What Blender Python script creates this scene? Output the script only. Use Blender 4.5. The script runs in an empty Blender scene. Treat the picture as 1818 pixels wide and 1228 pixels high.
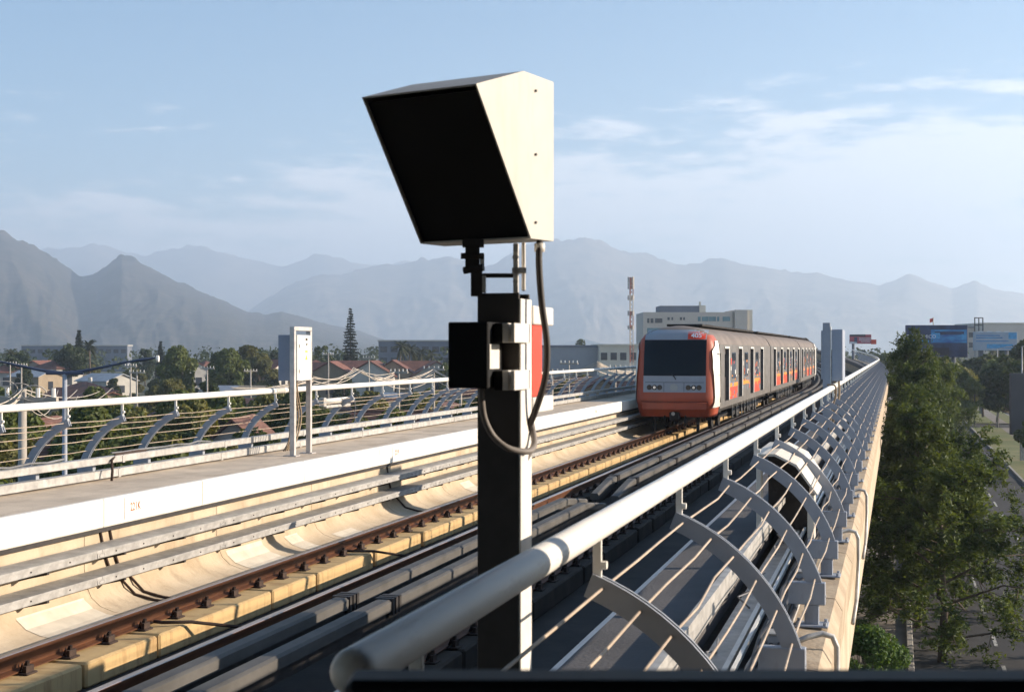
import bpy, math, random
import numpy as np
from mathutils import Vector, Matrix, noise as mnoise

R = math.radians
S = bpy.context.scene
COL = S.collection

# ------------------------------------------------------------------ camera
PSI = R(15.09)                 # camera is turned this far left of the track axis (+Y)
CAMZ = 2.75                    # eye height above the rail heads (z = 0)
F = 2525.0                     # focal length in photograph pixels
cam_d = bpy.data.cameras.new('camera')
cam = bpy.data.objects.new('camera', cam_d)
COL.objects.link(cam)
cam.location = (0, 0, CAMZ)
cam.rotation_euler = (R(90.16), 0, PSI)
cam_d.sensor_width = 36
cam_d.lens = 50
cam_d.clip_start = 0.05
cam_d.clip_end = 60000
cam_d.dof.use_dof = True
cam_d.dof.focus_distance = 34
cam_d.dof.aperture_fstop = 9
S.camera = cam

# ------------------------------------------------------------------ sky
SUN_EL, SUN_AZ = R(17), R(70)       # azimuth clockwise from +Y towards +X
W = bpy.data.worlds.new('World')
S.world = W
W.use_nodes = True
nt = W.node_tree
nt.nodes.clear()
def N(t, tree=nt, **kw):
    n = tree.nodes.new(t)
    for k, v in kw.items():
        setattr(n, k, v)
    return n
def math_node(tree, op, a, b=None, c=None, clamp=False):
    n = tree.nodes.new('ShaderNodeMath'); n.operation = op; n.use_clamp = clamp
    for i, v in enumerate((a, b, c)):
        if v is None: continue
        if hasattr(v, 'links'): tree.links.new(v, n.inputs[i])
        else: n.inputs[i].default_value = v
    return n.outputs[0]
sky = N('ShaderNodeTexSky')
sky.sky_type = 'NISHITA'
sky.sun_disc = False
sky.sun_elevation = SUN_EL
sky.sun_rotation = SUN_AZ
sky.altitude = 550
sky.air_density = 1.0
sky.dust_density = 0.15
sky.ozone_density = 3.0
tc = N('ShaderNodeTexCoord')
sep = N('ShaderNodeSeparateXYZ'); nt.links.new(tc.outputs['Generated'], sep.inputs[0])
mp = N('ShaderNodeMapping'); mp.inputs['Scale'].default_value = (3.2, 3.2, 15.0); mp.inputs['Location'].default_value = (3.1, 0.7, 0.35)
nt.links.new(tc.outputs['Generated'], mp.inputs['Vector'])
n1 = N('ShaderNodeTexNoise'); n1.inputs['Scale'].default_value = 1.6; n1.inputs['Detail'].default_value = 9; n1.inputs['Roughness'].default_value = 0.6; n1.inputs['Distortion'].default_value = 0.5
nt.links.new(mp.outputs[0], n1.inputs['Vector'])
n2 = N('ShaderNodeTexNoise'); n2.inputs['Scale'].default_value = 6.5; n2.inputs['Detail'].default_value = 8; n2.inputs['Roughness'].default_value = 0.62
nt.links.new(mp.outputs[0], n2.inputs['Vector'])
# the cloud bank thins out with elevation; it stands higher towards +Y/+X than towards -X
xr = math_node(nt, 'MULTIPLY_ADD', sep.outputs['X'], 0.10, 0.172)
hgt = math_node(nt, 'SUBTRACT', xr, sep.outputs['Z'])
hgt = math_node(nt, 'MULTIPLY', hgt, 9.0)
hgt = math_node(nt, 'MINIMUM', hgt, 0.50)
a1 = math_node(nt, 'MULTIPLY_ADD', n1.outputs['Fac'], 2.1, -1.05)
a2 = math_node(nt, 'MULTIPLY_ADD', n2.outputs['Fac'], 1.5, -0.75)
cl = math_node(nt, 'ADD', math_node(nt, 'ADD', a1, a2), hgt)
cm = N('ShaderNodeMapRange'); cm.interpolation_type = 'SMOOTHSTEP'
cm.inputs['From Min'].default_value = -0.08; cm.inputs['From Max'].default_value = 0.42
cm.inputs['To Max'].default_value = 0.88
nt.links.new(cl, cm.inputs['Value'])
mix = N('ShaderNodeMix', data_type='RGBA')
mix.inputs[7].default_value = (7.6, 7.6, 7.8, 1)
nt.links.new(cm.outputs[0], mix.inputs[0])
hs = N('ShaderNodeHueSaturation'); hs.inputs['Hue'].default_value = 0.494; hs.inputs['Saturation'].default_value = 1.22; nt.links.new(sky.outputs[0], hs.inputs['Color']); nt.links.new(hs.outputs[0], mix.inputs[6])
bg = N('ShaderNodeBackground'); bg.inputs['Strength'].default_value = 0.07
nt.links.new(mix.outputs[2], bg.inputs['Color'])
wo = N('ShaderNodeOutputWorld'); nt.links.new(bg.outputs[0], wo.inputs['Surface'])

# ------------------------------------------------------------------ sun
sd = bpy.data.lights.new('sun', 'SUN')
sd.energy = 5.0
sd.angle = R(0.53)
sd.color = (1.0, 0.85, 0.68)
sun = bpy.data.objects.new('sun', sd)
COL.objects.link(sun)
to_sun = Vector((math.sin(SUN_AZ) * math.cos(SUN_EL), math.cos(SUN_AZ) * math.cos(SUN_EL), math.sin(SUN_EL)))
sun.rotation_euler = to_sun.to_track_quat('Z', 'Y').to_euler()
sun.location = (60, 30, 60)

S.view_settings.view_transform = 'Standard'
S.view_settings.look = 'None'
S.view_settings.exposure = 1.28
S.view_settings.gamma = 1.0
S.view_settings.use_curve_mapping = False
S.render.engine = 'CYCLES'
S.cycles.use_denoising = True
S.cycles.max_bounces = 6
S.cycles.diffuse_bounces = 3
S.cycles.volume_bounces = 1
S.cycles.transparent_max_bounces = 8

# ------------------------------------------------------------------ helpers
fwd = Vector((-math.sin(PSI), math.cos(PSI), 0)); rgt = Vector((math.cos(PSI), math.sin(PSI), 0))
GZ = -7.0                      # street level
def at(px, py, d):
    """point of the place that the photograph shows at pixel (px,py), d metres along the view axis"""
    return Vector((0, 0, CAMZ)) + fwd * d + rgt * ((px - 909) / F * d) + Vector((0, 0, (621 - py) / F * d))
def ground_at(px, d, z=GZ):
    p = at(px, 621, d); p.z = z
    return p
# the viaduct runs straight along +Y, then bends gently left and rises
def bend(s):
    t = max(0.0, s - 95.0)
    return -t * t / (2 * 560.0), t * t / (2 * 2850.0)
def VP(x, s, z):
    dx, dz = bend(s)
    return (x + dx, s, z + dz)
STATIONS = [-5, 1.2, 20, 40, 60, 80, 95] + list(range(100, 205, 8))

MATS = {}
def mat(name, col, rough=0.75, metal=0.0, var=0.18, scale=3.0, bump=0.0, bscale=30.0, col2=None, lo=0.35, hi=0.65, stretch=(1, 1, 1), spec=0.4, rnd=0.0, dirt=0.0, dirt_col=(0.10, 0.07, 0.045), dirt_scale=(6, 6, 0.8), dlo=0.52, dhi=0.75):
    if name in MATS: return MATS[name]
    m = bpy.data.materials.new(name); m.use_nodes = True
    t = m.node_tree; b = t.nodes['Principled BSDF']
    b.inputs['Roughness'].default_value = rough
    b.inputs['Metallic'].default_value = metal
    b.inputs['Specular IOR Level'].default_value = spec
    tcn = t.nodes.new('ShaderNodeTexCoord')
    mpn = t.nodes.new('ShaderNodeMapping'); mpn.inputs['Scale'].default_value = stretch
    t.links.new(tcn.outputs['Object'], mpn.inputs['Vector'])
    nz = t.nodes.new('ShaderNodeTexNoise'); nz.inputs['Scale'].default_value = scale; nz.inputs['Detail'].default_value = 8; nz.inputs['Roughness'].default_value = 0.62
    t.links.new(mpn.outputs[0], nz.inputs['Vector'])
    rp = t.nodes.new('ShaderNodeValToRGB')
    c = np.array(col[:3], float)
    c2 = np.array(col2[:3], float) if col2 is not None else c * (1 + var)
    c1 = c * (1 - var) if col2 is None else c
    rp.color_ramp.elements[0].position = lo; rp.color_ramp.elements[1].position = hi
    rp.color_ramp.elements[0].color = (*c1, 1); rp.color_ramp.elements[1].color = (*c2, 1)
    t.links.new(nz.outputs['Fac'], rp.inputs[0])
    out = rp.outputs[0]
    if dirt > 0:
        md = t.nodes.new('ShaderNodeMapping'); md.inputs['Scale'].default_value = dirt_scale; md.inputs['Location'].default_value = (3.7, 1.9, 5.3)
        t.links.new(tcn.outputs['Object'], md.inputs['Vector'])
        nd = t.nodes.new('ShaderNodeTexNoise'); nd.inputs['Scale'].default_value = 1.0; nd.inputs['Detail'].default_value = 9; nd.inputs['Roughness'].default_value = 0.68
        t.links.new(md.outputs[0], nd.inputs['Vector'])
        mr = t.nodes.new('ShaderNodeMapRange'); mr.inputs['From Min'].default_value = dlo; mr.inputs['From Max'].default_value = dhi; mr.inputs['To Max'].default_value = dirt
        t.links.new(nd.outputs['Fac'], mr.inputs['Value'])
        mx_ = t.nodes.new('ShaderNodeMix'); mx_.data_type = 'RGBA'; mx_.inputs[7].default_value = (*dirt_col, 1)
        t.links.new(mr.outputs[0], mx_.inputs[0]); t.links.new(out, mx_.inputs[6]); out = mx_.outputs[2]
    if rnd > 0:
        oi = t.nodes.new('ShaderNodeObjectInfo')
        v = math_node(t, 'MULTIPLY_ADD', oi.outputs['Random'], 2 * rnd, 1 - rnd)
        h = t.nodes.new('ShaderNodeHueSaturation'); t.links.new(out, h.inputs['Color']); t.links.new(v, h.inputs['Value'])
        out = h.outputs[0]
    t.links.new(out, b.inputs['Base Color'])
    if bump > 0:
        nb = t.nodes.new('ShaderNodeTexNoise'); nb.inputs['Scale'].default_value = bscale; nb.inputs['Detail'].default_value = 5
        t.links.new(mpn.outputs[0], nb.inputs['Vector'])
        bp = t.nodes.new('ShaderNodeBump'); bp.inputs['Strength'].default_value = bump; bp.inputs['Distance'].default_value = 0.02
        t.links.new(nb.outputs['Fac'], bp.inputs['Height']); t.links.new(bp.outputs[0], b.inputs['Normal'])
    MATS[name] = m
    return m
def leaf_mat(name, col, col2, rnd=0.25):
    if name in MATS: return MATS[name]
    m = mat(name, col, rough=0.6, col2=col2, scale=0.9, spec=0.25, rnd=rnd)
    t = m.node_tree; b = t.nodes['Principled BSDF']; o = t.nodes['Material Output']
    tr = t.nodes.new('ShaderNodeBsdfTranslucent')
    src = b.inputs['Base Color'].links[0].from_socket
    g = t.nodes.new('ShaderNodeMix'); g.data_type = 'RGBA'; g.blend_type = 'MULTIPLY'; g.inputs[0].default_value = 1; g.inputs[7].default_value = (1.5, 1.35, 0.5, 1)
    t.links.new(src, g.inputs[6]); t.links.new(g.outputs[2], tr.inputs[0])
    ms = t.nodes.new('ShaderNodeMixShader'); ms.inputs[0].default_value = 0.34
    t.links.new(b.outputs[0], ms.inputs[1]); t.links.new(tr.outputs[0], ms.inputs[2]); t.links.new(ms.outputs[0], o.inputs['Surface'])
    return m

def tag(o, label=None, cat=None, group=None, kind=None):
    if label: o['label'] = label
    if cat: o['category'] = cat
    if group: o['group'] = group
    if kind: o['kind'] = kind
    return o
def empty(name, loc=(0, 0, 0), rz=0.0, label=None, cat=None, group=None):
    o = bpy.data.objects.new(name, None); COL.objects.link(o)
    o.location = loc; o.rotation_euler = (0, 0, rz); o.empty_display_size = 0.2
    return tag(o, label, cat, group)
def put(name, me, parent=None, loc=(0, 0, 0), rz=0.0, scale=None):
    o = bpy.data.objects.new(name, me); COL.objects.link(o)
    o.parent = parent; o.location = loc; o.rotation_euler = (0, 0, rz)
    if scale: o.scale = scale
    return o
def copy_tree(o, parent=None):
    c = o.copy(); COL.objects.link(c); c.parent = parent
    for ch in o.children: copy_tree(ch, c)
    return c

class MB:
    def __init__(s): s.v = []; s.f = []
    def add(s, vs, fs):
        n = len(s.v); s.v += [tuple(p) for p in vs]; s.f += [tuple(i + n for i in f) for f in fs]; return s
    def box(s, x0, x1, y0, y1, z0, z1):
        return s.add([(x0, y0, z0), (x1, y0, z0), (x1, y1, z0), (x0, y1, z0), (x0, y0, z1), (x1, y0, z1), (x1, y1, z1), (x0, y1, z1)],
                     [(0, 3, 2, 1), (4, 5, 6, 7), (0, 1, 5, 4), (1, 2, 6, 5), (2, 3, 7, 6), (3, 0, 4, 7)])
    def cbox(s, x0, x1, y0, y1, z0, z1, b=0.01):
        """box with all edges chamfered"""
        X = (x0, x1); Y = (y0, y1); Z = (z0, z1); vs = []; idx = {}
        for i in (0, 1):
            for j in (0, 1):
                for k in (0, 1):
                    for a in range(3):
                        p = [X[i] + (b if i == 0 else -b), Y[j] + (b if j == 0 else -b), Z[k] + (b if k == 0 else -b)]
                        p[a] = (X[i], Y[j], Z[k])[a]
                        idx[(i, j, k, a)] = len(vs); vs.append(p)
        f = []
        g = lambda i, j, k, a: idx[(i, j, k, a)]
        for i in (0, 1):
            q = [g(i, 0, 0, 0), g(i, 1, 0, 0), g(i, 1, 1, 0), g(i, 0, 1, 0)]; f.append(q if i else q[::-1])
            q = [g(0, i, 0, 1), g(0, i, 1, 1), g(1, i, 1, 1), g(1, i, 0, 1)]; f.append(q if i else q[::-1])
            q = [g(0, 0, i, 2), g(1, 0, i, 2), g(1, 1, i, 2), g(0, 1, i, 2)]; f.append(q if i else q[::-1])
        for i in (0, 1):
            for j in (0, 1):
                q = [g(i, j, 0, 0), g(i, j, 0, 1), g(i, j, 1, 1), g(i, j, 1, 0)]; f.append(q if i == j else q[::-1])
                q = [g(i, 0, j, 0), g(i, 0, j, 2), g(i, 1, j, 2), g(i, 1, j, 0)]; f.append(q if i != j else q[::-1])
                q = [g(0, i, j, 1), g(0, i, j, 2), g(1, i, j, 2), g(1, i, j, 1)]; f.append(q if i == j else q[::-1])
                for k in (0, 1):
                    q = [g(i, j, k, 0), g(i, j, k, 1), g(i, j, k, 2)]; f.append(q if (i + j + k) % 2 else q[::-1])
        return s.add(vs, f)
    def prism(s, prof, y0, y1):
        """closed profile of (x,z), extruded along y"""
        n = len(prof)
        vs = [(x, y0, z) for x, z in prof] + [(x, y1, z) for x, z in prof]
        return s.add(vs, [(i, (i + 1) % n, n + (i + 1) % n, n + i) for i in range(n)] + [tuple(range(n))[::-1], tuple(range(n, 2 * n))])
    def sweep(s, prof, stations, fn=VP, closed=True, caps=True):
        n = len(prof); vs = []
        for st in stations: vs += [fn(x, st, z) for x, z in prof]
        fs = []; m = len(stations)
        for k in range(m - 1):
            for i in range(n if closed else n - 1):
                j = (i + 1) % n
                fs.append((k * n + i, k * n + j, (k + 1) * n + j, (k + 1) * n + i))
        if caps and closed: fs += [tuple(range(n))[::-1], tuple((m - 1) * n + i for i in range(n))]
        return s.add(vs, fs)
    def tube(s, pts, r, n=8, caps=True):
        pts = [Vector(p) for p in pts]; m = len(pts)
        rr = r if isinstance(r, (list, tuple)) else [r] * m
        vs = []; up = None
        for i, p in enumerate(pts):
            d = (pts[min(i + 1, m - 1)] - pts[max(i - 1, 0)]).normalized()
            if up is None: up = Vector((0, 0, 1)) if abs(d.z) < 0.9 else Vector((1, 0, 0))
            a = d.cross(up)
            if a.length < 1e-4: a = d.cross(Vector((0.3, 1, 0.2)))
            a.normalize(); b = a.cross(d).normalized(); up = b
            for k in range(n):
                t = 2 * math.pi * k / n
                vs.append(p + a * (rr[i] * math.cos(t)) + b * (rr[i] * math.sin(t)))
        fs = [(i * n + k, i * n + (k + 1) % n, (i + 1) * n + (k + 1) % n, (i + 1) * n + k) for i in range(m - 1) for k in range(n)]
        if caps: fs += [tuple(range(n))[::-1], tuple((m - 1) * n + k for k in range(n))]
        return s.add(vs, fs)
    def grid(s, rows):
        m = len(rows[0])
        return s.add([p for r in rows for p in r], [(i * m + j, i * m + j + 1, (i + 1) * m + j + 1, (i + 1) * m + j) for i in range(len(rows) - 1) for j in range(m - 1)])
    def disc(s, c, r, axis='y', n=14, depth=0.02):
        vs = []
        for dd in (0, depth):
            for k in range(n):
                t = 2 * math.pi * k / n; a, b = r * math.cos(t), r * math.sin(t)
                vs.append((c[0] + a, c[1] + dd, c[2] + b) if axis == 'y' else (c[0] + dd, c[1] + a, c[2] + b) if axis == 'x' else (c[0] + a, c[1] + b, c[2] + dd))
        return s.add(vs, [tuple(range(n)), tuple(range(n, 2 * n))[::-1]] + [(k, n + k, n + (k + 1) % n, (k + 1) % n) for k in range(n)])
    def mesh(s, name, m, smooth=False, fix=True):
        me = bpy.data.meshes.new(name)
        me.from_pydata(s.v, [], s.f)
        me.materials.append(m)
        if fix:
            import bmesh
            bm = bmesh.new(); bm.from_mesh(me); bmesh.ops.recalc_face_normals(bm, faces=bm.faces); bm.to_mesh(me); bm.free()
        if smooth:
            me.polygons.foreach_set('use_smooth', [True] * len(me.polygons))
        me.update()
        return me
    def build(s, name, m, parent=None, smooth=False, loc=(0, 0, 0), rz=0.0, fix=True):
        return put(name, s.mesh(name, m, smooth, fix), parent, loc, rz)
def auto_smooth(o, ang=35):
    me = o.data
    me.polygons.foreach_set('use_smooth', [True] * len(me.polygons))
    if hasattr(me, 'set_sharp_from_angle'): me.set_sharp_from_angle(angle=R(ang))
    return o
def text_mesh(txt, size, m, depth=0.002, bold=0.0):
    cu = bpy.data.curves.new('lettering', 'FONT'); cu.body = txt; cu.size = size; cu.extrude = depth; cu.align_x = 'CENTER'; cu.align_y = 'CENTER'; cu.offset = bold; cu.resolution_u = 3
    o = bpy.data.objects.new('lettering', cu); COL.objects.link(o)
    me = bpy.data.meshes.new_from_object(o.evaluated_get(bpy.context.evaluated_depsgraph_get()))
    bpy.data.objects.remove(o); bpy.data.curves.remove(cu)
    me.materials.clear(); me.materials.append(m)
    return me
rnd = random.Random(7)
# ================================================================== ground, road, hills
M_ground = mat('ground_soil', (0.115, 0.095, 0.065), 0.95, var=0.3, scale=0.02, col2=(0.075, 0.09, 0.04))
M_asphalt = mat('asphalt', (0.036, 0.034, 0.035), 0.9, dirt=0.5, dirt_col=(0.075, 0.068, 0.06), dirt_scale=(0.5, 0.12, 1), var=0.25, scale=0.6, bump=0.2, bscale=40)
M_pave = mat('paving', (0.21, 0.185, 0.16), 0.9, var=0.2, scale=0.8)
M_kerb = mat('kerb_stone', (0.30, 0.28, 0.25), 0.9, var=0.2, scale=2)
M_paint = mat('road_paint', (0.42, 0.41, 0.38), 0.8, var=0.25, scale=5, dirt=0.9, dirt_col=(0.05, 0.048, 0.046), dirt_scale=(9, 4, 4), dlo=0.48, dhi=0.62)
M_grass = mat('grass', (0.10, 0.13, 0.035), 0.95, col2=(0.20, 0.17, 0.07), scale=0.35)
def sheet(name, x0, x1, y0, y1, z, m, kind='structure'):
    o = MB().add([(x0, y0, z), (x1, y0, z), (x1, y1, z), (x0, y1, z)], [(0, 1, 2, 3)]).build(name, m)
    o['kind'] = kind
    return o
sheet('ground', -11000, 1880, -600, 12200, GZ, M_ground)
sheet('road', 0.55, 9.0, -60, 900, GZ + 0.004, M_asphalt)
sheet('road', 16.2, 25.0, -60, 900, GZ + 0.004, M_asphalt)
sheet('pavement', -12.5, 0.35, -60, 600, GZ + 0.006, M_pave)
sheet('cross_street', 9.0, 16.2, 186, 197, GZ + 0.005, M_asphalt)
b = MB(); b.cbox(0.35, 0.55, -60, 900, GZ - 0.1, GZ + 0.13, 0.02); o = b.build('kerb', M_kerb); o['kind'] = 'structure'
for (ya, yb) in ((-60, 186), (197, 900)):
    b = MB(); b.cbox(9.0, 9.2, ya, yb, GZ - 0.1, GZ + 0.14, 0.02); o = b.build('kerb', M_kerb); o['kind'] = 'structure'
    b = MB(); b.cbox(16.0, 16.2, ya, yb, GZ - 0.1, GZ + 0.14, 0.02); o = b.build('kerb', M_kerb); o['kind'] = 'structure'
    o = sheet('median', 9.2, 16.0, ya, yb, GZ + 0.12, M_grass)
    o = sheet('path', 12.6, 14.2, ya, yb, GZ + 0.126, M_pave)
mk = MB().box(-0.06, 0.06, 0, 3.0, 0, 0.003).mesh('lane_dash', M_paint)
for lx in (3.2, 6.1):
    for k in range(34):
        o = put('lane_dash', mk, None, (lx, 37.4 + 6.0 * k + (2.0 if lx > 4 else 0), GZ + 0.008)); o['kind'] = 'structure'

# hills: real relief at real distance
def fbm(x, y, z, o=6):
    return mnoise.fractal(Vector((x, y, z)), 1.0, 2.05, o, noise_basis='PERLIN_ORIGINAL')
def ridged(x, y, z, o=6):
    a = 0.0; w = 1.0; f = 1.0; n = 0.0
    for k in range(o):
        v = 1 - abs(mnoise.noise(Vector((x * f, y * f, z + k * 7.3)))) * 2.0
        a += v * w; n += w; f *= 2.03; w *= 0.52
    return a / n
def hill(name, ridge, d_base, d_ridge, d_back, seed, m, amp=0.30, nx=230, ny=70, fs=9.0):
    xs = [p[0] for p in ridge]; ys = [p[1] for p in ridge]
    rows = []
    for j in range(ny + 1):
        v = j / ny; row = []
        d = d_base + (d_back - d_base) * v
        vr = (d_ridge - d_base) / (d_back - d_base)
        for i in range(nx + 1):
            px = xs[0] + (xs[-1] - xs[0]) * i / nx
            hr = (621 - np.interp(px, xs, ys)) / F * d_ridge + 10
            hr += 0.007 * hr * fbm(px / 55.0, 3.1, seed, 4)
            w = d + 0.10 * (d_back - d_base) * mnoise.noise(Vector((px / 190.0, v * 2, seed)))
            t = (w - d_base) / (d_ridge - d_base)
            if t <= 1: sh = max(0.0, t) ** 1.12
            else: sh = max(0.0, 1 - ((w - d_ridge) / (d_back - d_ridge)) ** 1.5)
            wx = px / 1000.0 * fs + 0.35 * mnoise.noise(Vector((px / 130.0, v * 5, seed + 4)))
            rel = ridged(wx, v * 3.2, seed, 6) - 0.45
            env = min(1, max(0, t) * 4) * (1.0 if t > 1 else max(0.0, 1 - t) ** 0.55)
            z = hr * sh + hr * amp * rel * env * 1.1
            p = at(px, 621, d); row.append((p.x, p.y, GZ - 6 + max(0.0, z)))
        rows.append(row)
    me = MB().grid(rows).mesh(name, m, smooth=True, fix=False)
    o = put(name, me); o['kind'] = 'structure'
    return o
M_hill1 = mat('scrub_slope', (0.028, 0.03, 0.024), 0.95, col2=(0.10, 0.08, 0.065), scale=0.025, lo=0.42, hi=0.72, dirt=0.7, dirt_col=(0.15, 0.115, 0.085), dirt_scale=(0.006, 0.006, 0.01), dlo=0.55, dhi=0.7)
M_hill2 = mat('rocky_slope', (0.075, 0.07, 0.055), 0.95, col2=(0.24, 0.195, 0.15), scale=0.007, lo=0.36, hi=0.64)
near = [(-500, 370), (-250, 350), (-120, 376), (0, 413), (55, 436), (105, 462), (145, 482), (172, 474), (196, 456), (216, 446), (240, 456), (270, 474), (310, 496), (350, 514), (400, 534), (440, 552), (470, 556), (500, 551), (540, 560), (580, 573), (640, 584), (690, 600), (740, 612), (800, 619)]
mid = [(250, 640), (380, 585), (430, 560), (480, 525), (530, 498), (600, 486), (640, 474), (690, 466), (740, 462), (770, 455), (800, 451), (832, 468), (860, 478), (895, 456), (935, 434), (990, 428), (1050, 430), (1130, 448), (1200, 463), (1250, 462), (1290, 457), (1330, 468), (1400, 484), (1445, 479), (1480, 490), (1560, 506), (1615, 490), (1640, 494), (1690, 512), (1735, 500), (1770, 512), (1850, 528), (1950, 520), (2050, 545)]
far = [(-500, 420), (-100, 430), (60, 446), (160, 436), (260, 452), (330, 438), (400, 446), (450, 462), (500, 470), (545, 460), (577, 453), (620, 464), (660, 472), (720, 466), (800, 470), (900, 480), (1100, 490), (1400, 500), (1700, 515), (2000, 530)]
hill('hill', near, 2100, 3600, 4600, 2.7, M_hill1, 0.085, nx=420, ny=110, fs=15)
hill('mountain', mid, 5400, 7400, 8500, 11.3, M_hill2, 0.11, nx=420, ny=110, fs=12)
hill('mountain', far, 8600, 10000, 11000, 23.9, M_hill2, 0.12, nx=300, ny=60, fs=11)

# the air between: one even haze round everything
hz = MB().box(-11200, 1900, -700, 12400, GZ - 8, 880).build('haze', mat('haze_dummy', (1, 1, 1)))
hm = bpy.data.materials.new('haze_air'); hm.use_nodes = True
t = hm.node_tree; t.nodes.clear()
pv = t.nodes.new('ShaderNodeVolumePrincipled'); pv.inputs['Color'].default_value = (0.68, 0.82, 1.0, 1); pv.inputs['Density'].default_value = 0.00024; pv.inputs['Anisotropy'].default_value = 0.25
mo = t.nodes.new('ShaderNodeOutputMaterial'); t.links.new(pv.outputs[0], mo.inputs['Volume'])
hz.data.materials.clear(); hz.data.materials.append(hm); hz['kind'] = 'stuff'
hz['label'] = 'pale blue haze lying over the whole valley'; hz['category'] = 'haze'
# ================================================================== viaduct
CX = -5.3                       # centre line between the two tracks
WZ = 1.07                       # walkway level above the rail heads
M_conc = mat('concrete_warm', (0.40, 0.315, 0.215), 0.9, col2=(0.56, 0.47, 0.35), scale=1.3, bump=0.25, bscale=25, lo=0.3, hi=0.7, dirt=0.65, dirt_col=(0.16, 0.11, 0.07), dirt_scale=(2.0, 2.6, 0.7), dlo=0.53, dhi=0.8)
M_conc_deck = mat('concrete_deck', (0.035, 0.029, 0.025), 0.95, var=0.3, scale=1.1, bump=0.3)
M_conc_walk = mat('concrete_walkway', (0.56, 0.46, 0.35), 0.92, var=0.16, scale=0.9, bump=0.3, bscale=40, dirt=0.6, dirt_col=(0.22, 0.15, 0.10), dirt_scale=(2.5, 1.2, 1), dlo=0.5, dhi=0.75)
M_conc_walk2 = mat('concrete_walkway_shaded', (0.085, 0.08, 0.08), 0.92, var=0.2, scale=0.9, bump=0.3, bscale=40)  # walkway concrete darkened to imitate shade on the right-hand side
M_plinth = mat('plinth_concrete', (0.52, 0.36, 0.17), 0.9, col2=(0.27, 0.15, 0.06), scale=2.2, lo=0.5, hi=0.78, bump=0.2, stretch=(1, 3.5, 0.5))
M_white = mat('white_panel', (0.74, 0.71, 0.64), 0.7, var=0.07, scale=2.0, stretch=(1, 2.5, 0.6), dirt=0.45, dirt_col=(0.36, 0.28, 0.20), dirt_scale=(3, 5, 0.8), dlo=0.52, dhi=0.8)
M_galv = mat('galvanised', (0.40, 0.385, 0.36), 0.55, metal=0.35, var=0.22, scale=7, spec=0.5)
M_dark = mat('dark_steel', (0.035, 0.03, 0.028), 0.6, var=0.3, scale=6)
M_rust = mat('rusty_rail', (0.085, 0.033, 0.015), 0.5, metal=0.25, col2=(0.16, 0.062, 0.025), scale=6, stretch=(4, 0.4, 4))
M_railhead = mat('worn_rail_head', (0.34, 0.29, 0.27), 0.32, metal=0.85, var=0.15, scale=5, stretch=(6, 0.3, 6))
M_clip = mat('rail_clip_iron', (0.045, 0.026, 0.018), 0.8, var=0.3, scale=20)
M_cond = mat('conductor_cover', (0.085, 0.08, 0.073), 0.7, var=0.25, scale=2.5, stretch=(1, 0.6, 1))
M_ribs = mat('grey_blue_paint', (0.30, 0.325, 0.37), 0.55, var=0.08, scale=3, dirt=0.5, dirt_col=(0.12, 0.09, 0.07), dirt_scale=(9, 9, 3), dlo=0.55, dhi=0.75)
M_hand = mat('white_paint', (0.76, 0.73, 0.67), 0.5, var=0.06, scale=3, stretch=(1, 0.4, 1), dirt=0.5, dirt_col=(0.30, 0.23, 0.17), dirt_scale=(14, 2.2, 14), dlo=0.56, dhi=0.78)
M_wire = mat('tan_wire', (0.44, 0.35, 0.26), 0.6, var=0.25, scale=3)
M_cable = mat('black_cable', (0.018, 0.017, 0.02), 0.55, var=0.3, scale=3)
M_cable_g = mat('grey_cable', (0.16, 0.16, 0.165), 0.6, var=0.3, scale=3)
M_red = mat('red_paint', (0.62, 0.055, 0.022), 0.5, var=0.08, scale=4)
M_sign = mat('white_plate', (0.84, 0.83, 0.80), 0.5, var=0.03)
M_rusttext = mat('brown_lettering', (0.33, 0.13, 0.045), 0.7)

via = empty('viaduct', (0, 0, 0), 0, 'double track concrete viaduct with raised walkways along both edges', 'viaduct')
# deck and box girder
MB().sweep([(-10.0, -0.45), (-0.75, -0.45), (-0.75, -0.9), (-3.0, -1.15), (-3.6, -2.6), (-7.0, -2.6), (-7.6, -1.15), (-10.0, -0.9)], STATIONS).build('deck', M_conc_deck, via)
for y in range(18, 240, 30):
    dx, dz = bend(y)
    MB().cbox(-6.4 + dx, -4.2 + dx, y - 1.1, y + 1.1, GZ, -2.6, 0.15).build('pier', M_conc, via)
# left wall: cove from the trackbed up to the wall under the walkway
CV = [(-7.86, -0.222), (-8.38, -0.155), (-8.55, -0.10), (-8.66, -0.01), (-8.725, 0.12), (-8.75, 0.30)]
cove = CV + [(-8.75, 0.74), (-9.2, 0.74), (-9.2, -0.448), (-7.86, -0.448)]
n = len(cove)
wj = [-5, 1.2, 4.6, 7.8, 11.0, 14.1, 17.3, 20.5, 23.7] + [26.9 + 3.2 * i for i in range(54)]
for i in range(len(wj) - 1):                      # cast wall units with open joints
    y0, y1 = wj[i] + 0.006, wj[i + 1] - 0.006
    (xa, za), (xb, zb) = bend(y0), bend(y1)
    o = MB().add([(x + xa, y0, z + za) for x, z in cove] + [(x + xb, y1, z + zb) for x, z in cove],
                 [(q, (q + 1) % n, n + (q + 1) % n, n + q) for q in range(n)] + [tuple(range(n))[::-1], tuple(range(n, 2 * n))]).build('wall_unit', M_conc, via)
    auto_smooth(o, 30)
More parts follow.
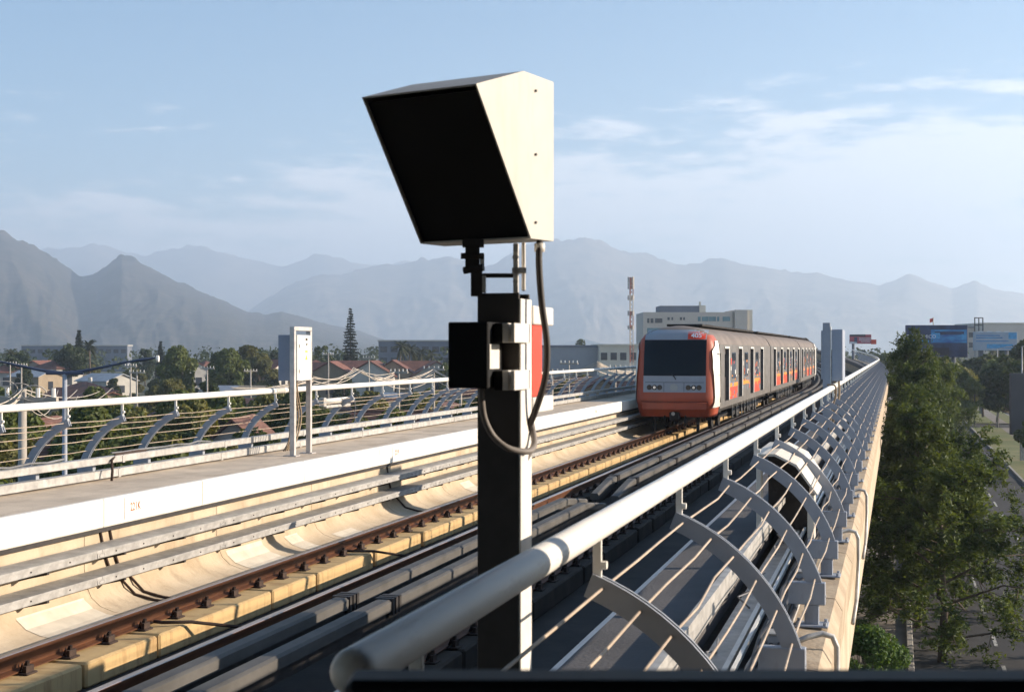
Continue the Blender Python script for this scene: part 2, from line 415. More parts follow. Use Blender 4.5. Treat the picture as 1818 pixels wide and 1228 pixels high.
# left walkway slab, its white edge panels one by one
wl = MB().sweep([(-8.66, WZ), (-8.66, 0.742), (-10.35, 0.742), (-10.35, WZ)], STATIONS).build('walkway', M_conc_walk, via)
joints = [1.2, 4.6, 7.8, 11.0, 14.24, 16.59, 19.84] + [23.06 + 3.22 * i for i in range(74)]
for i in range(len(joints) - 1):
    y0, y1 = joints[i] + 0.008, joints[i + 1] - 0.008
    (xa, za), (xb, zb) = bend(y0), bend(y1)
    pf = [(-8.66, 0.745), (-8.60, 0.755), (-8.588, 0.77), (-8.588, 1.06), (-8.60, 1.076), (-8.66, 1.079)]
    n = len(pf)
    m_ = MB(); m_.add([(x + xa, y0, z + za) for x, z in pf] + [(x + xb, y1, z + zb) for x, z in pf],
                      [(k, (k + 1) % n, n + (k + 1) % n, n + k) for k in range(n)] + [tuple(range(n))[::-1], tuple(range(n, 2 * n))])
    m_.build('edge_panel', M_white, wl)
MB().sweep([(-8.64, 0.70), (-8.64, 0.742), (-8.74, 0.742), (-8.74, 0.70)], STATIONS).build('recess_shade', M_dark, wl)  # dark strip standing in for the shaded recess under the panels
# pale repair patches on the cove
M_patch = mat('repair_mortar', (0.60, 0.54, 0.44), 0.9, var=0.12, scale=3)
CVL = np.cumsum([0] + [math.dist(CV[q], CV[q + 1]) for q in range(len(CV) - 1)]); CVL = CVL / CVL[-1]
def cove_pt(t, y, off=0.004):
    return (float(np.interp(t, CVL, [p[0] for p in CV])) + off * 0.6, y, float(np.interp(t, CVL, [p[1] for p in CV])) + off * 0.8)
for (y0, y1, t0, t1) in ((12.7, 13.95, 0.12, 0.74), (17.45, 18.55, 0.12, 0.78), (19.3, 19.75, 0.12, 0.74), (20.7, 21.5, 0.12, 0.55), (28.0, 28.7, 0.12, 0.74)):
    rows = [[cove_pt(t, y, 0.005) for t in [t0] + [q for q in CVL if t0 < q < t1] + [t1]] for y in (y0, y1)]
    MB().grid(rows).build('repair_patch', M_patch, via)
# right walkway, cable trough and outer ledge
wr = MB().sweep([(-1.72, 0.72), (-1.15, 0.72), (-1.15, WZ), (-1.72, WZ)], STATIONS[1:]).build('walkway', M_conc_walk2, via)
MB().sweep([(-1.15, 0.5), (-0.64, 0.5), (-0.64, 0.92), (-1.15, 0.92)], STATIONS[1:]).build('cable_trough', M_conc_deck, via)
M_ledge = mat('ledge_concrete', (0.47, 0.38, 0.27), 0.92, col2=(0.33, 0.25, 0.17), scale=2.2, bump=0.4, bscale=30, dirt=0.7, dirt_col=(0.13, 0.09, 0.06), dirt_scale=(6, 4, 1.2), dlo=0.55, dhi=0.8)
lj = [1.2] + [3.3 + 2.35 * i for i in range(68)]
for i in range(len(lj) - 1):
    y0, y1 = lj[i] + 0.012, lj[i + 1] - 0.012
    (xa, za), (xb, zb) = bend(y0), bend(y1)
    pf = [(-0.64, 0.45), (-0.44, 0.50), (-0.385, 0.58), (-0.365, 0.90), (-0.415, 0.985), (-0.64, 1.0)]
    n = len(pf)
    MB().add([(x + xa, y0, z + za) for x, z in pf] + [(x + xb, y1, z + zb) for x, z in pf],
             [(k, (k + 1) % n, n + (k + 1) % n, n + k) for k in range(n)] + [tuple(range(n))[::-1], tuple(range(n, 2 * n))]).build('ledge_block', M_ledge, via)
MB().sweep([(-0.90, -0.9), (-0.50, -0.75), (-0.50, 0.448), (-0.9, 0.448)], STATIONS[1:]).build('edge_beam', M_conc, via)

# plinth blocks under the rails
M_plinth_d = mat('plinth_concrete_shaded', (0.04, 0.03, 0.022), 0.95, var=0.3, scale=3)  # dark copy of the plinth concrete, shade put into its colour
def plinths(x0, x1, y_end, first, seed, m=None):
    r = random.Random(seed); y = first
    while y < y_end:
        L = r.choice((1.34, 2.04, 2.04, 2.74)); g = 0.06 if r.random() < 0.75 else 0.18
        dx, dz = bend(y + L / 2)
        MB().cbox(x0 + dx, x1 + dx + r.uniform(-0.012, 0.012), y, y + L, -0.448 + dz, -0.2 + dz, 0.022).build('plinth_block', m or M_plinth, via)
        y += L + g
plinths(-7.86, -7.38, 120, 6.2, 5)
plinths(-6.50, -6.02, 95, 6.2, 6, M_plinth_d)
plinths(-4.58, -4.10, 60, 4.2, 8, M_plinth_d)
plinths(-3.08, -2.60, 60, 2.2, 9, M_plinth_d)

# rails
def rail(x, label, y0, y1, fasten_to):
    root = empty('rail', (x, y0, 0), 0, label, 'rail')
    foot = [(-0.075, -0.178), (0.075, -0.178), (0.075, -0.168), (0.012, -0.148), (0.010, -0.048), (0.036, -0.036), (0.036, -0.006), (-0.036, -0.006), (-0.036, -0.036), (-0.010, -0.048), (-0.012, -0.148), (-0.075, -0.168)]
    st = [y for y in STATIONS if y0 < y < y1]; st = [y0] + st + [y1]
    fn = lambda px, s, pz: (px + bend(s)[0], s - y0, pz + bend(s)[1])
    MB().sweep(foot, st, fn).build('rail_body', M_rust, root)
    MB().sweep([(-0.035, -0.006), (0.035, -0.006), (0.030, 0.002), (-0.030, 0.002)], st, fn).build('running_surface', M_railhead, root)
    c = MB(); c.cbox(-0.17, 0.17, -0.085, 0.085, -0.2, -0.181, 0.006)
    for sx in (-1, 1):
        for yy in (-0.045, 0.0, 0.045):
            c.tube([(sx * 0.07, yy, -0.165), (sx * 0.095, yy, -0.10), (sx * 0.12, yy, -0.135), (sx * 0.135, yy, -0.18)], 0.010, 5)
        c.box(sx * 0.125 - 0.018, sx * 0.125 + 0.018, -0.06, 0.06, -0.181, -0.12)
        c.disc((sx * 0.115, 0, -0.181), 0.022, 'z', 6, 0.10)
    me = c.mesh('fastener', M_clip)
    y = 8.58
    while y < fasten_to:
        put('fastener', me, root, (bend(y)[0], y - y0, bend(y)[1])); y += 0.7
    return root
rail(-7.76, 'rusty rail on the sunlit plinth beside the left wall', 1.2, 200, 78)
rail(-6.26, 'rail with bright worn head on the track under the train, next to the conductor bars', 1.2, 200, 60)
rail(-4.34, 'shaded rail of the empty track, on the side of the conductor bars', 1.2, 200, 34)
rail(-2.84, 'shaded rail of the empty track, on the side of the cable walkway', 1.2, 200, 34)
# bond cables across the plinth
for i, y in enumerate((13.75, 19.3)):
    o = MB().tube([(-7.68, y, -0.16), (-7.55, y - 0.08, -0.15), (-7.30, y + 0.1, -0.165), (-6.9, y + 0.6, -0.30), (-6.5, y + 0.75, -0.19)], 0.02, 6).build('bond_cable', M_clip, None, True)
    tag(o, 'rust brown bond cable lying between the two rails of the occupied track', 'cable', 'bond cables between the rails')

# conductor bars between the two tracks
def conductor(x, runs, label):
    root = empty('conductor_rail', (x, 0, 0), 0, label, 'conductor rail')
    for (y0, y1) in runs:
        st = [y0, y0 + 1.6] + [s for s in range(10, 200, 8) if y0 + 3 < s < y1 - 3] + [y1 - 1.6, y1]
        def fn(px, s, pz, y0=y0, y1=y1):
            drop = 0.17 * max(0, 1 - (s - y0) / 1.6, 1 - (y1 - s) / 1.6) if y0 > 5 or s > y1 - 2 else 0
            return (px + bend(s)[0], s, pz - drop + bend(s)[1])
        cover = MB().sweep([(-0.085, 0.07), (0.085, 0.07), (0.085, 0.165), (0.06, 0.19), (-0.06, 0.19), (-0.085, 0.165)], st, fn).build('cover', M_cond, root)
        MB().sweep([(-0.04, -0.06), (0.04, -0.06), (0.04, 0.068), (-0.04, 0.068)], st, fn).build('bar', M_dark, root)
        y = y0 + 2.0
        while y < min(y1 - 1.5, 70):
            bk = MB(); bk.box(-0.05, 0.05, y - 0.05, y + 0.05, -0.45, -0.06)
            for k in range(3):
                bk.box(-0.10, 0.10, y - 0.12 + k * 0.1, y - 0.06 + k * 0.1, 0.03, 0.20)
            bk.build('insulator', M_dark, root); y += 5.3
conductor(-5.55, ((1.3, 25.6), (26.6, 190)), 'grey covered conductor bar between the tracks, on the side of the train')
conductor(-5.08, ((1.3, 25.0), (26.2, 190)), 'grey covered conductor bar between the tracks, on the side of the empty track')

# cable trays hung on the left wall
def wall_tray(zb, label):
    root = empty('cable_tray', (-8.75, 0, zb), 0, label, 'cable tray')
    y = 2.2
    k = 0
    while y < 150:
        L = 2.92
        dx, dz = bend(y + L / 2)
        MB().cbox(0.05 + dx, 0.35 + dx, y, y + L, 0.0 + dz, 0.085 + dz, 0.006).build('tray', M_galv, root)
        MB().prism([(0.045 + dx, 0.0865 + dz), (0.356 + dx, 0.0865 + dz), (0.356 + dx, 0.065 + dz), (0.362 + dx, 0.065 + dz), (0.362 + dx, 0.095 + dz), (0.045 + dx, 0.10 + dz)], y + 0.004, y + L - 0.004).build('lid', M_galv, root)
        if y < 60:
            j = MB(); j.cbox(0.3505, 0.357, y - 0.09, y + 0.09, 0.008, 0.06, 0.003)
            for a in range(8):
                j.disc((0.357, y + 0.055 * math.cos(a * math.pi / 4), 0.034 + 0.02 * math.sin(a * math.pi / 4)), 0.006, 'x', 6, 0.006)
            j.build('joint_plate', M_galv, root)
            for a in (0.5, 1.9):
                MB().prism([(0.0, -0.10), (0.02, -0.10), (0.34, -0.03), (0.34, -0.002), (0.0, -0.002)], y + a, y + a + 0.04).build('bracket', M_dark, root)
            b2 = MB()
            for a in (0.3, 0.9, 1.6, 2.3): b2.disc((0.35, y + a, 0.045), 0.009, 'x', 6, 0.008)
            b2.build('bolt', M_dark, root)
        y += L; k += 1
    return root
wall_tray(0.18, 'long galvanised cable tray on the left wall, lower of the two')
wall_tray(0.47, 'long galvanised cable tray on the left wall, just under the white panels')
# loose cables dropping down the cove
for i, y in enumerate((14.75, 14.95, 24.2)):
    pts = [(-8.74, y - 0.35, 0.72), (-8.735, y - 0.25, 0.42), (-8.72, y - 0.1, 0.12)]
    pts += [cove_pt(t, y + 0.22 * (1 - t), 0.015) for t in (0.95, 0.8, 0.6, 0.4, 0.2)]
    pts.append((-7.78, y + 0.35, -0.18))
    o = MB().tube(pts, 0.017, 6).build('cable', M_clip, None, True)
    tag(o, 'thin rust brown cable dropping from the walkway over the cove to the rail', 'cable', 'cables down the cove')

# distance plates on the white panels
def plate(y, z, w, h, txt, label):
    root = empty('distance_plate', (-8.583, y, z), 0, label, 'sign')
    MB().cbox(-0.004, 0.004, -w / 2, w / 2, -h / 2, h / 2, 0.0015).build('plate', M_sign, root)
    o = put('lettering', text_mesh(txt, h * 0.55, M_rusttext, 0.001, 0.002), root, (0.0055, -0.02, 0))
    o.rotation_euler = (R(90), 0, R(90)); o.scale = (0.8, 1, 1)
plate(14.93, 0.925, 0.50, 0.25, '221K', 'white plate with faded brown 221K on the edge panel near the kerb cables')
plate(23.95, 0.925, 0.42, 0.24, '2219', 'small white plate with brown figures 2219 in the shadow patch on the edge panel')
plate(41.4, 0.925, 0.40, 0.22, '2218', 'small white plate on the edge panel beside the waiting train')

# ------------------------------------------------------------------ curved cage railings
AC, AR, AI = (-1.45, 0.95), 1.05, 0.960          # arc centre (x,z), outer and inner radius of a right-hand rib
def arc(r, deg): return (AC[0] + r * math.cos(R(deg)), AC[1] + r * math.sin(R(deg)))
def rib_mesh(mirror, low=13.0, high=69.0):
    m_ = MB(); mx = (lambda x: 2 * CX - x) if mirror else (lambda x: x)
    n = 14; ang = [low + (high - low) * i / n for i in range(n + 1)]
    prof = [arc(AR, a) for a in ang] + [arc(AI + (0.02 if False else 0), a) for a in reversed(ang)]
    for yy in (-0.026, 0.012):
        m_.prism([(mx(x), z) for x, z in prof], yy, yy + 0.014)
    for a in (16, 28, 40, 52, 66):
        x, z = arc((AR + AI) / 2, a); m_.box(mx(x) - 0.02, mx(x) + 0.02, -0.012, 0.012, z - 0.02, z + 0.02)
    return m_.mesh('rib', M_ribs)
def rib_foot(mirror, z_floor):
    m_ = MB(); mx = (lambda x: 2 * CX - x) if mirror else (lambda x: x)
    def bx(xa, xb, y0, y1, z0, z1):
        a, b_ = sorted((mx(xa), mx(xb))); m_.cbox(a, b_, y0, y1, z0, z1, 0.004)
    bx(-0.66, -0.43, -0.035, 0.035, 1.135, 1.275)
    bx(-0.56, -0.47, -0.03, 0.03, z_floor, 1.134)
    bx(-0.62, -0.41, -0.09, 0.09, z_floor, z_floor + 0.012)
    for sx in (-0.60, -0.43):
        for sy in (-0.065, 0.065): m_.disc((mx(sx), sy, z_floor + 0.012), 0.012, 'z', 6, 0.02)
    return m_.mesh('rib_foot', M_ribs)
def rib_bracket(mirror):
    m_ = MB(); mx = (lambda x: 2 * CX - x) if mirror else (lambda x: x)
    x = mx(-1.06)
    m_.cbox(x - 0.016, x + 0.016, -0.009, 0.009, 1.90, 2.06, 0.002)
    m_.disc((x + 0.016, 0, 1.96), 0.016, 'x', 8, 0.02)
    return m_.mesh('bracket', M_hand)
WANG = (20, 30, 40, 49, 57, 66)
def railing(name_label, mirror, ys, y_start, y_end, wire_to, hand_r):
    root = empty('railing', (0, 0, 0), 0, name_label, 'railing')
    mx = (lambda x: 2 * CX - x) if mirror else (lambda x: x)
    st = [y_start + 0.001] + [s for s in STATIONS if y_start + 1 < s < y_end - 1] + [y_end]
    pts = [VP(mx(-1.06), s, 2.1) for s in st]
    if not mirror: pts = [(-1.06, y_start - 0.02, 2.1)] + pts
    rad = [hand_r] * len(pts)
    if not mirror:                              # domed pipe end
        dome = [(-1.06, y_start - 0.02 - 0.045 * math.sin(a), 2.1) for a in (1.5, 1.2, 0.8, 0.4)]
        rad = [hand_r * math.cos(a) for a in (1.5, 1.2, 0.8, 0.4)] + rad; pts = dome + pts
    hr = MB().tube(pts, rad, 20).build('handrail', M_hand, root); auto_smooth(hr, 60)
    sl = MB()                                     # sleeve joints of the pipe
    for s in range(int(y_start) + 6, min(90, int(y_end)), 6):
        sl.tube([VP(mx(-1.06), s + 0.2, 2.1), VP(mx(-1.06), s + 0.216, 2.1)], hand_r + 0.0025, 20)
    sl.build('sleeve', M_hand, root, True)
    rm, fm, bm_ = rib_mesh(mirror), rib_foot(mirror, WZ if mirror else 1.0), rib_bracket(mirror)
    for y in ys:
        dx, dz = bend(y); p = (dx, y, dz)
        rb = put('rib', rm, root, p); put('rib_foot', fm, root, p); put('bracket', bm_, root, p)
    for i, a in enumerate(WANG):
        x, z = arc((AR + AI) / 2 + 0.01, a); x = mx(x)
        rr = random.Random(i + (50 if mirror else 0)); wp = []
        yy = [y for y in ys if y <= wire_to]
        for k, y in enumerate(yy):
            wp.append(VP(x, y, z))
            if k < len(yy) - 1:
                for f_ in (0.33, 0.66):
                    q = y + (yy[k + 1] - y) * f_
                    amp = 0.012 if not mirror else 0.006
                    wp.append(VP(x + rr.uniform(-amp, amp), q, z - 0.008 + rr.uniform(-amp, amp)))
        MB().tube(wp, 0.006 if not mirror else 0.005, 6).build('wire', M_wire, root, True)
    return root
ys_r = [3.09 + 2.05 * k for k in range(75)]
ys_l = [13.7, 15.0, 16.25, 17.65, 19.25, 20.9, 22.55, 24.2, 25.8, 27.4, 28.85, 29.9, 30.7, 31.5] + [33.1 + 1.65 * k for k in range(80)]
ys_l = [8.6, 10.3, 12.0] + ys_l
railing('white pipe handrail with curved ribs and rods arching over the cable walkway', False, ys_r, 2.72, 158, 110, 0.049)
railing('white pipe handrail with curved blue grey ribs along the town side', True, ys_l, 1.4, 165, 110, 0.044)

# cable trays at the foot of the left railing
def floor_tray(x, z, w, h, label):
    root = empty('cable_tray', (x, 0, z), 0, label, 'cable tray')
    y = 2.0
    i = 0
    while y < 120:
        L = 2.95; dx, dz = bend(y)
        MB().cbox(-w / 2 + dx, w / 2 + dx, y, y + L - 0.01, dz, h + dz, 0.006).build('tray', M_galv, root)
        if y < 50:
            MB().box(-w / 2 - 0.004, w / 2 + 0.006, y - 0.04, y + 0.02, -0.012, h - 0.01).build('joint_plate', M_galv, root)
        y += L; i += 1
floor_tray(-9.93, 1.092, 0.13, 0.105, 'galvanised cable tray lying on the left walkway at the railing foot')
floor_tray(-9.86, 1.285, 0.11, 0.09, 'galvanised cable tray carried above the left walkway along the ribs')
fr = random.Random(4)
for i in range(3):
    y0 = (11.0, 12.6, 16.5)[i]
    o = MB().tube([(-9.86 + fr.uniform(-.03, .03), y0 + 0.35 * k, 1.385 + 0.03 * abs(math.sin(k * 1.7 + i))) for k in range(9)], 0.014, 6).build('cable', M_cable_g, None, True)
    tag(o, 'loose pale cable lying along the top of the raised tray', 'cable', 'loose cables on the raised tray')
o = MB().tube([(-9.72, 16.3, WZ), (-9.72, 16.32, 1.2), (-9.78, 16.4, 1.32), (-9.84, 16.6, 1.385), (-9.86, 17.4, 1.388)], 0.017, 6).build('cable', M_clip, None, True)
tag(o, 'dark cable rising from the left walkway up onto the raised tray', 'cable')

# cables and trays inside the right-hand cage
def cage_bar(x, z, w, h, m, label, y0=1.6, y1=140):
    b_ = MB(); b_.sweep([(x - w / 2, z), (x + w / 2, z), (x + w / 2, z + h), (x - w / 2, z + h)], [y0] + [s for s in STATIONS if y0 + 1 < s < y1 - 1] + [y1])
    return tag(b_.build('cable_tray', m), label, 'cable tray')
cage_bar(-1.02, 1.32, 0.045, 0.05, M_galv, 'grey raised beam running along the inner side of the cage')
cage_bar(-1.13, 1.071, 0.03, 0.10, M_galv, 'low galvanised edge strip between walkway and cable trough')
cage_bar(-0.985, 0.93, 0.13, 0.075, M_galv, 'galvanised tray on the trough floor under the grey raised beam')
cage_bar(-0.88, 1.02, 0.03, 0.035, M_hand, 'pale narrow cable duct over the middle of the trough')
cage_bar(-0.82, 1.06, 0.022, 0.03, M_hand, 'pale slim duct next to the black cable bundle')
cr = random.Random(12)
M_cable_p = mat('pale_cable', (0.42, 0.38, 0.33), 0.6, var=0.25, scale=3)
for i in range(24):
    x0 = -0.78 + 0.0065 * i + cr.uniform(-0.01, 0.01); z0 = 0.95 + 0.03 * (i % 6)
    pts = []; y = 1.6
    while y < 70:
        pts.append(VP(x0 + cr.uniform(-0.022, 0.022), y, z0 + cr.uniform(-0.012, 0.022))); y += 0.55 if y < 20 else 2.2
    o = MB().tube(pts, cr.choice((0.012, 0.015, 0.018)), 6).build('cable', M_cable if i % 4 else M_cable_p, None, True)
    tag(o, ('black' if i % 4 else 'pale') + ' cable in the bundle running through the right-hand cage', 'cable', ('black' if i % 4 else 'pale') + ' cables in the cage bundle')
for i in range(5):
    y0 = 4.5 + 2.6 * i
    o = MB().tube([(-1.0 + 0.05 * math.sin(3 * k + i), y0 + 0.16 * k, 1.01 + 0.07 * math.sin(k * 0.9) ** 2) for k in range(9)], 0.007, 5).build('cable', M_cable_g, None, True)
    tag(o, 'thin loose grey wire looping over the galvanised trough tray', 'cable', 'loose wires in the trough')
# small equipment boxes on brackets by the ledge
for i, y in enumerate((4.35, 5.7, 8.1, 10.4)):
    root = empty('junction_box', (-0.66, y, 1.0), 0, 'small grey junction box tucked under the cage ribs by the ledge', 'box', 'junction boxes by the ledge')
    MB().cbox(-0.03, 0.06, -0.07, 0.07, 0.02, 0.16, 0.006).build('box', M_ribs, root)
    MB().cbox(-0.035, 0.065, -0.075, 0.075, 0.161, 0.172, 0.002).build('lid', M_galv, root)

# cream cabinet under the cage
M_cream = mat('cream_enamel', (0.62, 0.575, 0.50), 0.55, var=0.06, scale=2)
cab = empty('trackside_cabinet', (-0.9, 12.5, WZ), 0, 'cream steel cover with sloping top on two legs inside the cage', 'cabinet')
MB().prism([(-0.26, 0.0), (0.12, 0.0), (0.12, 0.44), (0.02, 0.62), (-0.12, 0.70), (-0.26, 0.70)], 1.1, 2.0).build('body', M_conc_deck, cab)
for (xa, xb) in ((0.16, 0.22), (-0.28, -0.24)): MB().cbox(xa, xb, 0.10, 0.30, 0, 0.42 if xa > 0 else 0.74, 0.005).build('leg', M_cream, cab)
MB().prism([(-0.30, 0.75), (-0.12, 0.755), (0.06, 0.668), (0.235, 0.42), (0.25, 0.43), (0.07, 0.685), (-0.115, 0.775), (-0.30, 0.77)], 0.06, 1.75).build('cover', M_cream, cab)
# steel conduits hooking over the outer ledge
def conduit(pts, label, group='conduits over the ledge', m=None, r=0.018):
    o = MB().tube(pts, r, 8).build('conduit', m or M_galv, None, True)
    return tag(o, label, 'conduit', group)
for y in (8.6, 13.6, 17.6):
    conduit([(-0.60, y - 0.1, 1.02), (-0.50, y - 0.05, 1.06), (-0.42, y, 1.075), (-0.36, y, 1.06), (-0.335, y, 1.0), (-0.332, y, 0.8), (-0.34, y - 0.5, 0.50), (-0.36, y - 0.9, 0.38)], 'grey steel conduit hooked over the outer ledge of the viaduct')
# lamp fixed to the outer face
lp = empty('wall_lamp', (-0.25, 9.0, 0.16), 0, 'small brown lamp with a yellow globe on the outer face of the viaduct', 'lamp')
MB().cbox(-0.26, -0.03, -0.05, 0.05, -0.04, 0.06, 0.01).build('housing', mat('brown_housing', (0.11, 0.06, 0.03), 0.6), lp)
gl = MB()
rows = [[(0.03 + 0.05 * math.sin(a) * math.cos(b2), 0.05 * math.sin(a) * math.sin(b2), 0.05 * math.cos(a)) for b2 in np.linspace(0, 2 * math.pi, 13)] for a in np.linspace(0.01, math.pi - 0.01, 8)]
gl.grid(rows).build('globe', mat('yellow_glass', (0.80, 0.50, 0.10), 0.3, var=0.05), lp, True)

# marker post between the tracks
tp = empty('track_marker', (-5.31, 20.1, -0.45), 0, 'dark marker post with small board standing between the two tracks', 'post')
MB().cbox(-0.09, 0.09, -0.09, 0.09, 0, 1.7, 0.01).build('post', M_ribs, tp)
MB().cbox(-0.11, 0.11, -0.105, -0.092, 1.25, 1.66, 0.003).build('board', M_ribs, tp)
# ================================================================== platform end where the photograph was taken
M_plat = mat('platform_tile', (0.24, 0.23, 0.22), 0.8, var=0.15, scale=2)
M_black = mat('matt_black', (0.006, 0.007, 0.009), 0.85, var=0.2)
M_grille = mat('dark_blue_steel', (0.012, 0.015, 0.022), 0.6, var=0.2)
st = empty('station_platform', (0, 0, 0), 0, 'end of the station platform with its side screen wall', 'platform')
MB().cbox(-1.6, 4.0, -8, 1.05, 0.3, WZ, 0.02).build('platform_slab', M_plat, st)
MB().cbox(0.95, 1.15, -8, 4.92, -0.4, 4.74, 0.01).build('screen_wall', M_conc_walk2, st)
MB().tube([(1.05, 5.16, -0.4), (1.05, 5.16, 4.6)], 0.05, 12).build('drain_pipe', M_galv, st, True)
MB().cbox(-12.5, 2.8, -60, 4.8, 4.75, 5.0, 0.05).build('unseen_canopy', M_black, st)  # unseen roof, added to keep sky light off the platform end
for y in (-4, -16, -28):
    for x in (-11.8, 2.2): MB().cbox(x - 0.2, x + 0.2, y - 0.2, y + 0.2, 1.0 if x > 0 else -7, 4.74, 0.02).build('column', M_dark, st)
br = empty('platform_barrier', fwd * 1.42 + Vector((0, 0, WZ)), PSI, 'dark steel barrier closing off the platform end', 'barrier')
z1 = CAMZ - WZ - 575 / F * 1.42
MB().cbox(-0.165, 1.1, -0.03, 0.03, z1 - 0.06, z1, 0.008).build('top_rail', M_grille, br)
MB().box(-0.155, 1.09, -0.012, 0.012, 0.12, z1 - 0.0605).build('panel', M_grille, br)
for x in (-0.13, 1.07): MB().box(x - 0.025, x + 0.025, 0.0125, 0.06, 0, z1 - 0.061).build('post', M_grille, br)

# ================================================================== driver monitor hood on its post (foreground)
M_hoodpaint = mat('hood_cream', (0.52, 0.50, 0.455), 0.5, var=0.06, scale=4, dirt=0.4, dirt_col=(0.36, 0.30, 0.23), dirt_scale=(16, 16, 2.0), dlo=0.5, dhi=0.78)
M_post = mat('post_grey', (0.055, 0.05, 0.048), 0.65, var=0.2, scale=5)
M_steel = mat('sunlit_steel', (0.70, 0.67, 0.62), 0.5, var=0.1, scale=6)  # pale steel, also used to paint sunlit faces on the post
sg = empty('monitor_post', fwd * 5.0 + Vector((0, 0, WZ)), PSI, 'steel post carrying a big cream hood with black opening, boxes and cables', 'signal post')
ZO = lambda z: z - WZ
# post: two flanges and web, set square to the track
pm = empty('post_axis'); bpy.data.objects.remove(pm)
pz = ZO(2.95)
def prot(name, b_, m, smooth=False): return b_.build(name, m, sg, smooth, rz=-PSI)
b_ = MB(); b_.cbox(-0.124, 0.028, -0.01, 0.002, 0.0, pz, 0.002); b_.box(-0.052, -0.032, 0.0025, 0.13, 0, pz - 0.001); b_.cbox(-0.112, 0.028, 0.1305, 0.1425, 0, pz, 0.002)
prot('post', b_, M_post)
b_ = MB(); b_.cbox(0.0285, 0.036, -0.012, 0.14, 0.0, pz - 0.02, 0.002)
prot('lit_side_plate', b_, M_steel)  # pale plate paints the sunlit side of the dark post
b_ = MB(); b_.cbox(-0.20, 0.12, -0.10, 0.24, 0.0, 0.02, 0.004); prot('base_plate', b_, M_post)
# hood in its own turned frame: q forward, w to the left
PH = R(32)
qf = Vector((-math.sin(PH), -math.cos(PH), 0)); wl_ = Vector((-math.cos(PH), math.sin(PH), 0))
O = Vector((0.067, 0.0, 0))
def H(q, w, z): return O + qf * q + wl_ * w + Vector((0, 0, ZO(z)))
prof = [(-0.157, 3.142), (0.0, 3.142), (0.35, 3.63), (0.05, 3.722), (-0.157, 3.716)]
HW = 0.478
hood = MB()
def shell(pl, th):
    hood.add([H(*p) for p in pl] + [H(*p) for p in th], [tuple(range(len(pl))), tuple(range(len(pl), 2 * len(pl)))[::-1]] + [(i, (i + 1) % len(pl), len(pl) + (i + 1) % len(pl), len(pl) + i) for i in range(len(pl))])
T = 0.006
for w0, w1 in ((0, T), (HW - T, HW)):
    shell([(q, w0, z) for q, z in prof], [(q, w1, z) for q, z in prof])
def slab(a, b2, nq, nz):
    shell([(a[0], T, a[1]), (b2[0], T, b2[1]), (b2[0], HW - T, b2[1]), (a[0], HW - T, a[1])],
          [(a[0] + nq, T, a[1] + nz), (b2[0] + nq, T, b2[1] + nz), (b2[0] + nq, HW - T, b2[1] + nz), (a[0] + nq, HW - T, a[1] + nz)])
slab(prof[2], prof[3], -0.0, -T); slab((0.0495, 3.722), prof[4], 0, -T); slab((-0.157, 3.71), (-0.157, 3.142), T, 0); slab((-0.15, 3.142), (0.0, 3.142), 0, T)
ho = hood.build('hood', M_hoodpaint, sg)
scr = MB()
sp = [(-0.02, 3.15), (-0.012, 3.15), (0.325, 3.615), (0.305, 3.615)]
scr.add([H(q, w, z) for w in (T + 0.001, HW - T - 0.001) for q, z in sp], [(0, 1, 2, 3), (7, 6, 5, 4), (0, 4, 5, 1), (1, 5, 6, 2), (2, 6, 7, 3), (3, 7, 4, 0)])
scr.build('dark_opening', M_black, sg)
for (q, z) in ((-0.03, 3.665), (-0.03, 3.44), (-0.03, 3.20)):
    p = H(q, -0.001, z); MB().tube([p, p - wl_ * 0.004], 0.005, 8).build('rivet', M_post, sg)
# clamp brackets between post and hood
cb = MB()
cb.box(-0.165, -0.115, 0.01, 0.07, ZO(3.03), ZO(3.142)); cb.box(-0.145, -0.105, 0.0, 0.06, ZO(2.94), ZO(3.035)); cb.box(-0.175, -0.100, 0.0, 0.08, ZO(3.115), ZO(3.139))
cb.tube([(-0.18, 0.0, ZO(3.08)), (-0.10, 0.0, ZO(3.08))], 0.012, 6); cb.tube([(-0.17, 0.02, ZO(3.03)), (-0.10, 0.0, ZO(3.04))], 0.014, 6)
cb.build('clamp', M_post, sg)
cb = MB(); cb.box(-0.113, -0.098, 0.005, 0.05, ZO(3.03), ZO(3.09)); cb.box(-0.105, -0.092, 0.0, 0.05, ZO(2.952), ZO(3.012))
cb.cbox(0.004, 0.024, 0.0, 0.05, ZO(2.9505), ZO(3.125), 0.003); cb.cbox(0.034, 0.048, 0.02, 0.08, ZO(2.96), ZO(3.13), 0.003); cb.box(0.0, 0.05, 0.0, 0.06, ZO(3.02), ZO(3.04))
cb.disc((0.012, -0.012, ZO(3.075)), 0.012, 'y', 6, 0.012); cb.disc((0.012, -0.012, ZO(2.99)), 0.010, 'y', 6, 0.012)
cb.build('clamp', M_steel, sg)
MB().tube([(-0.13, 0.01, ZO(3.012)), (0.01, 0.01, ZO(3.012))], 0.008, 8).build('cross_rod', M_post, sg)
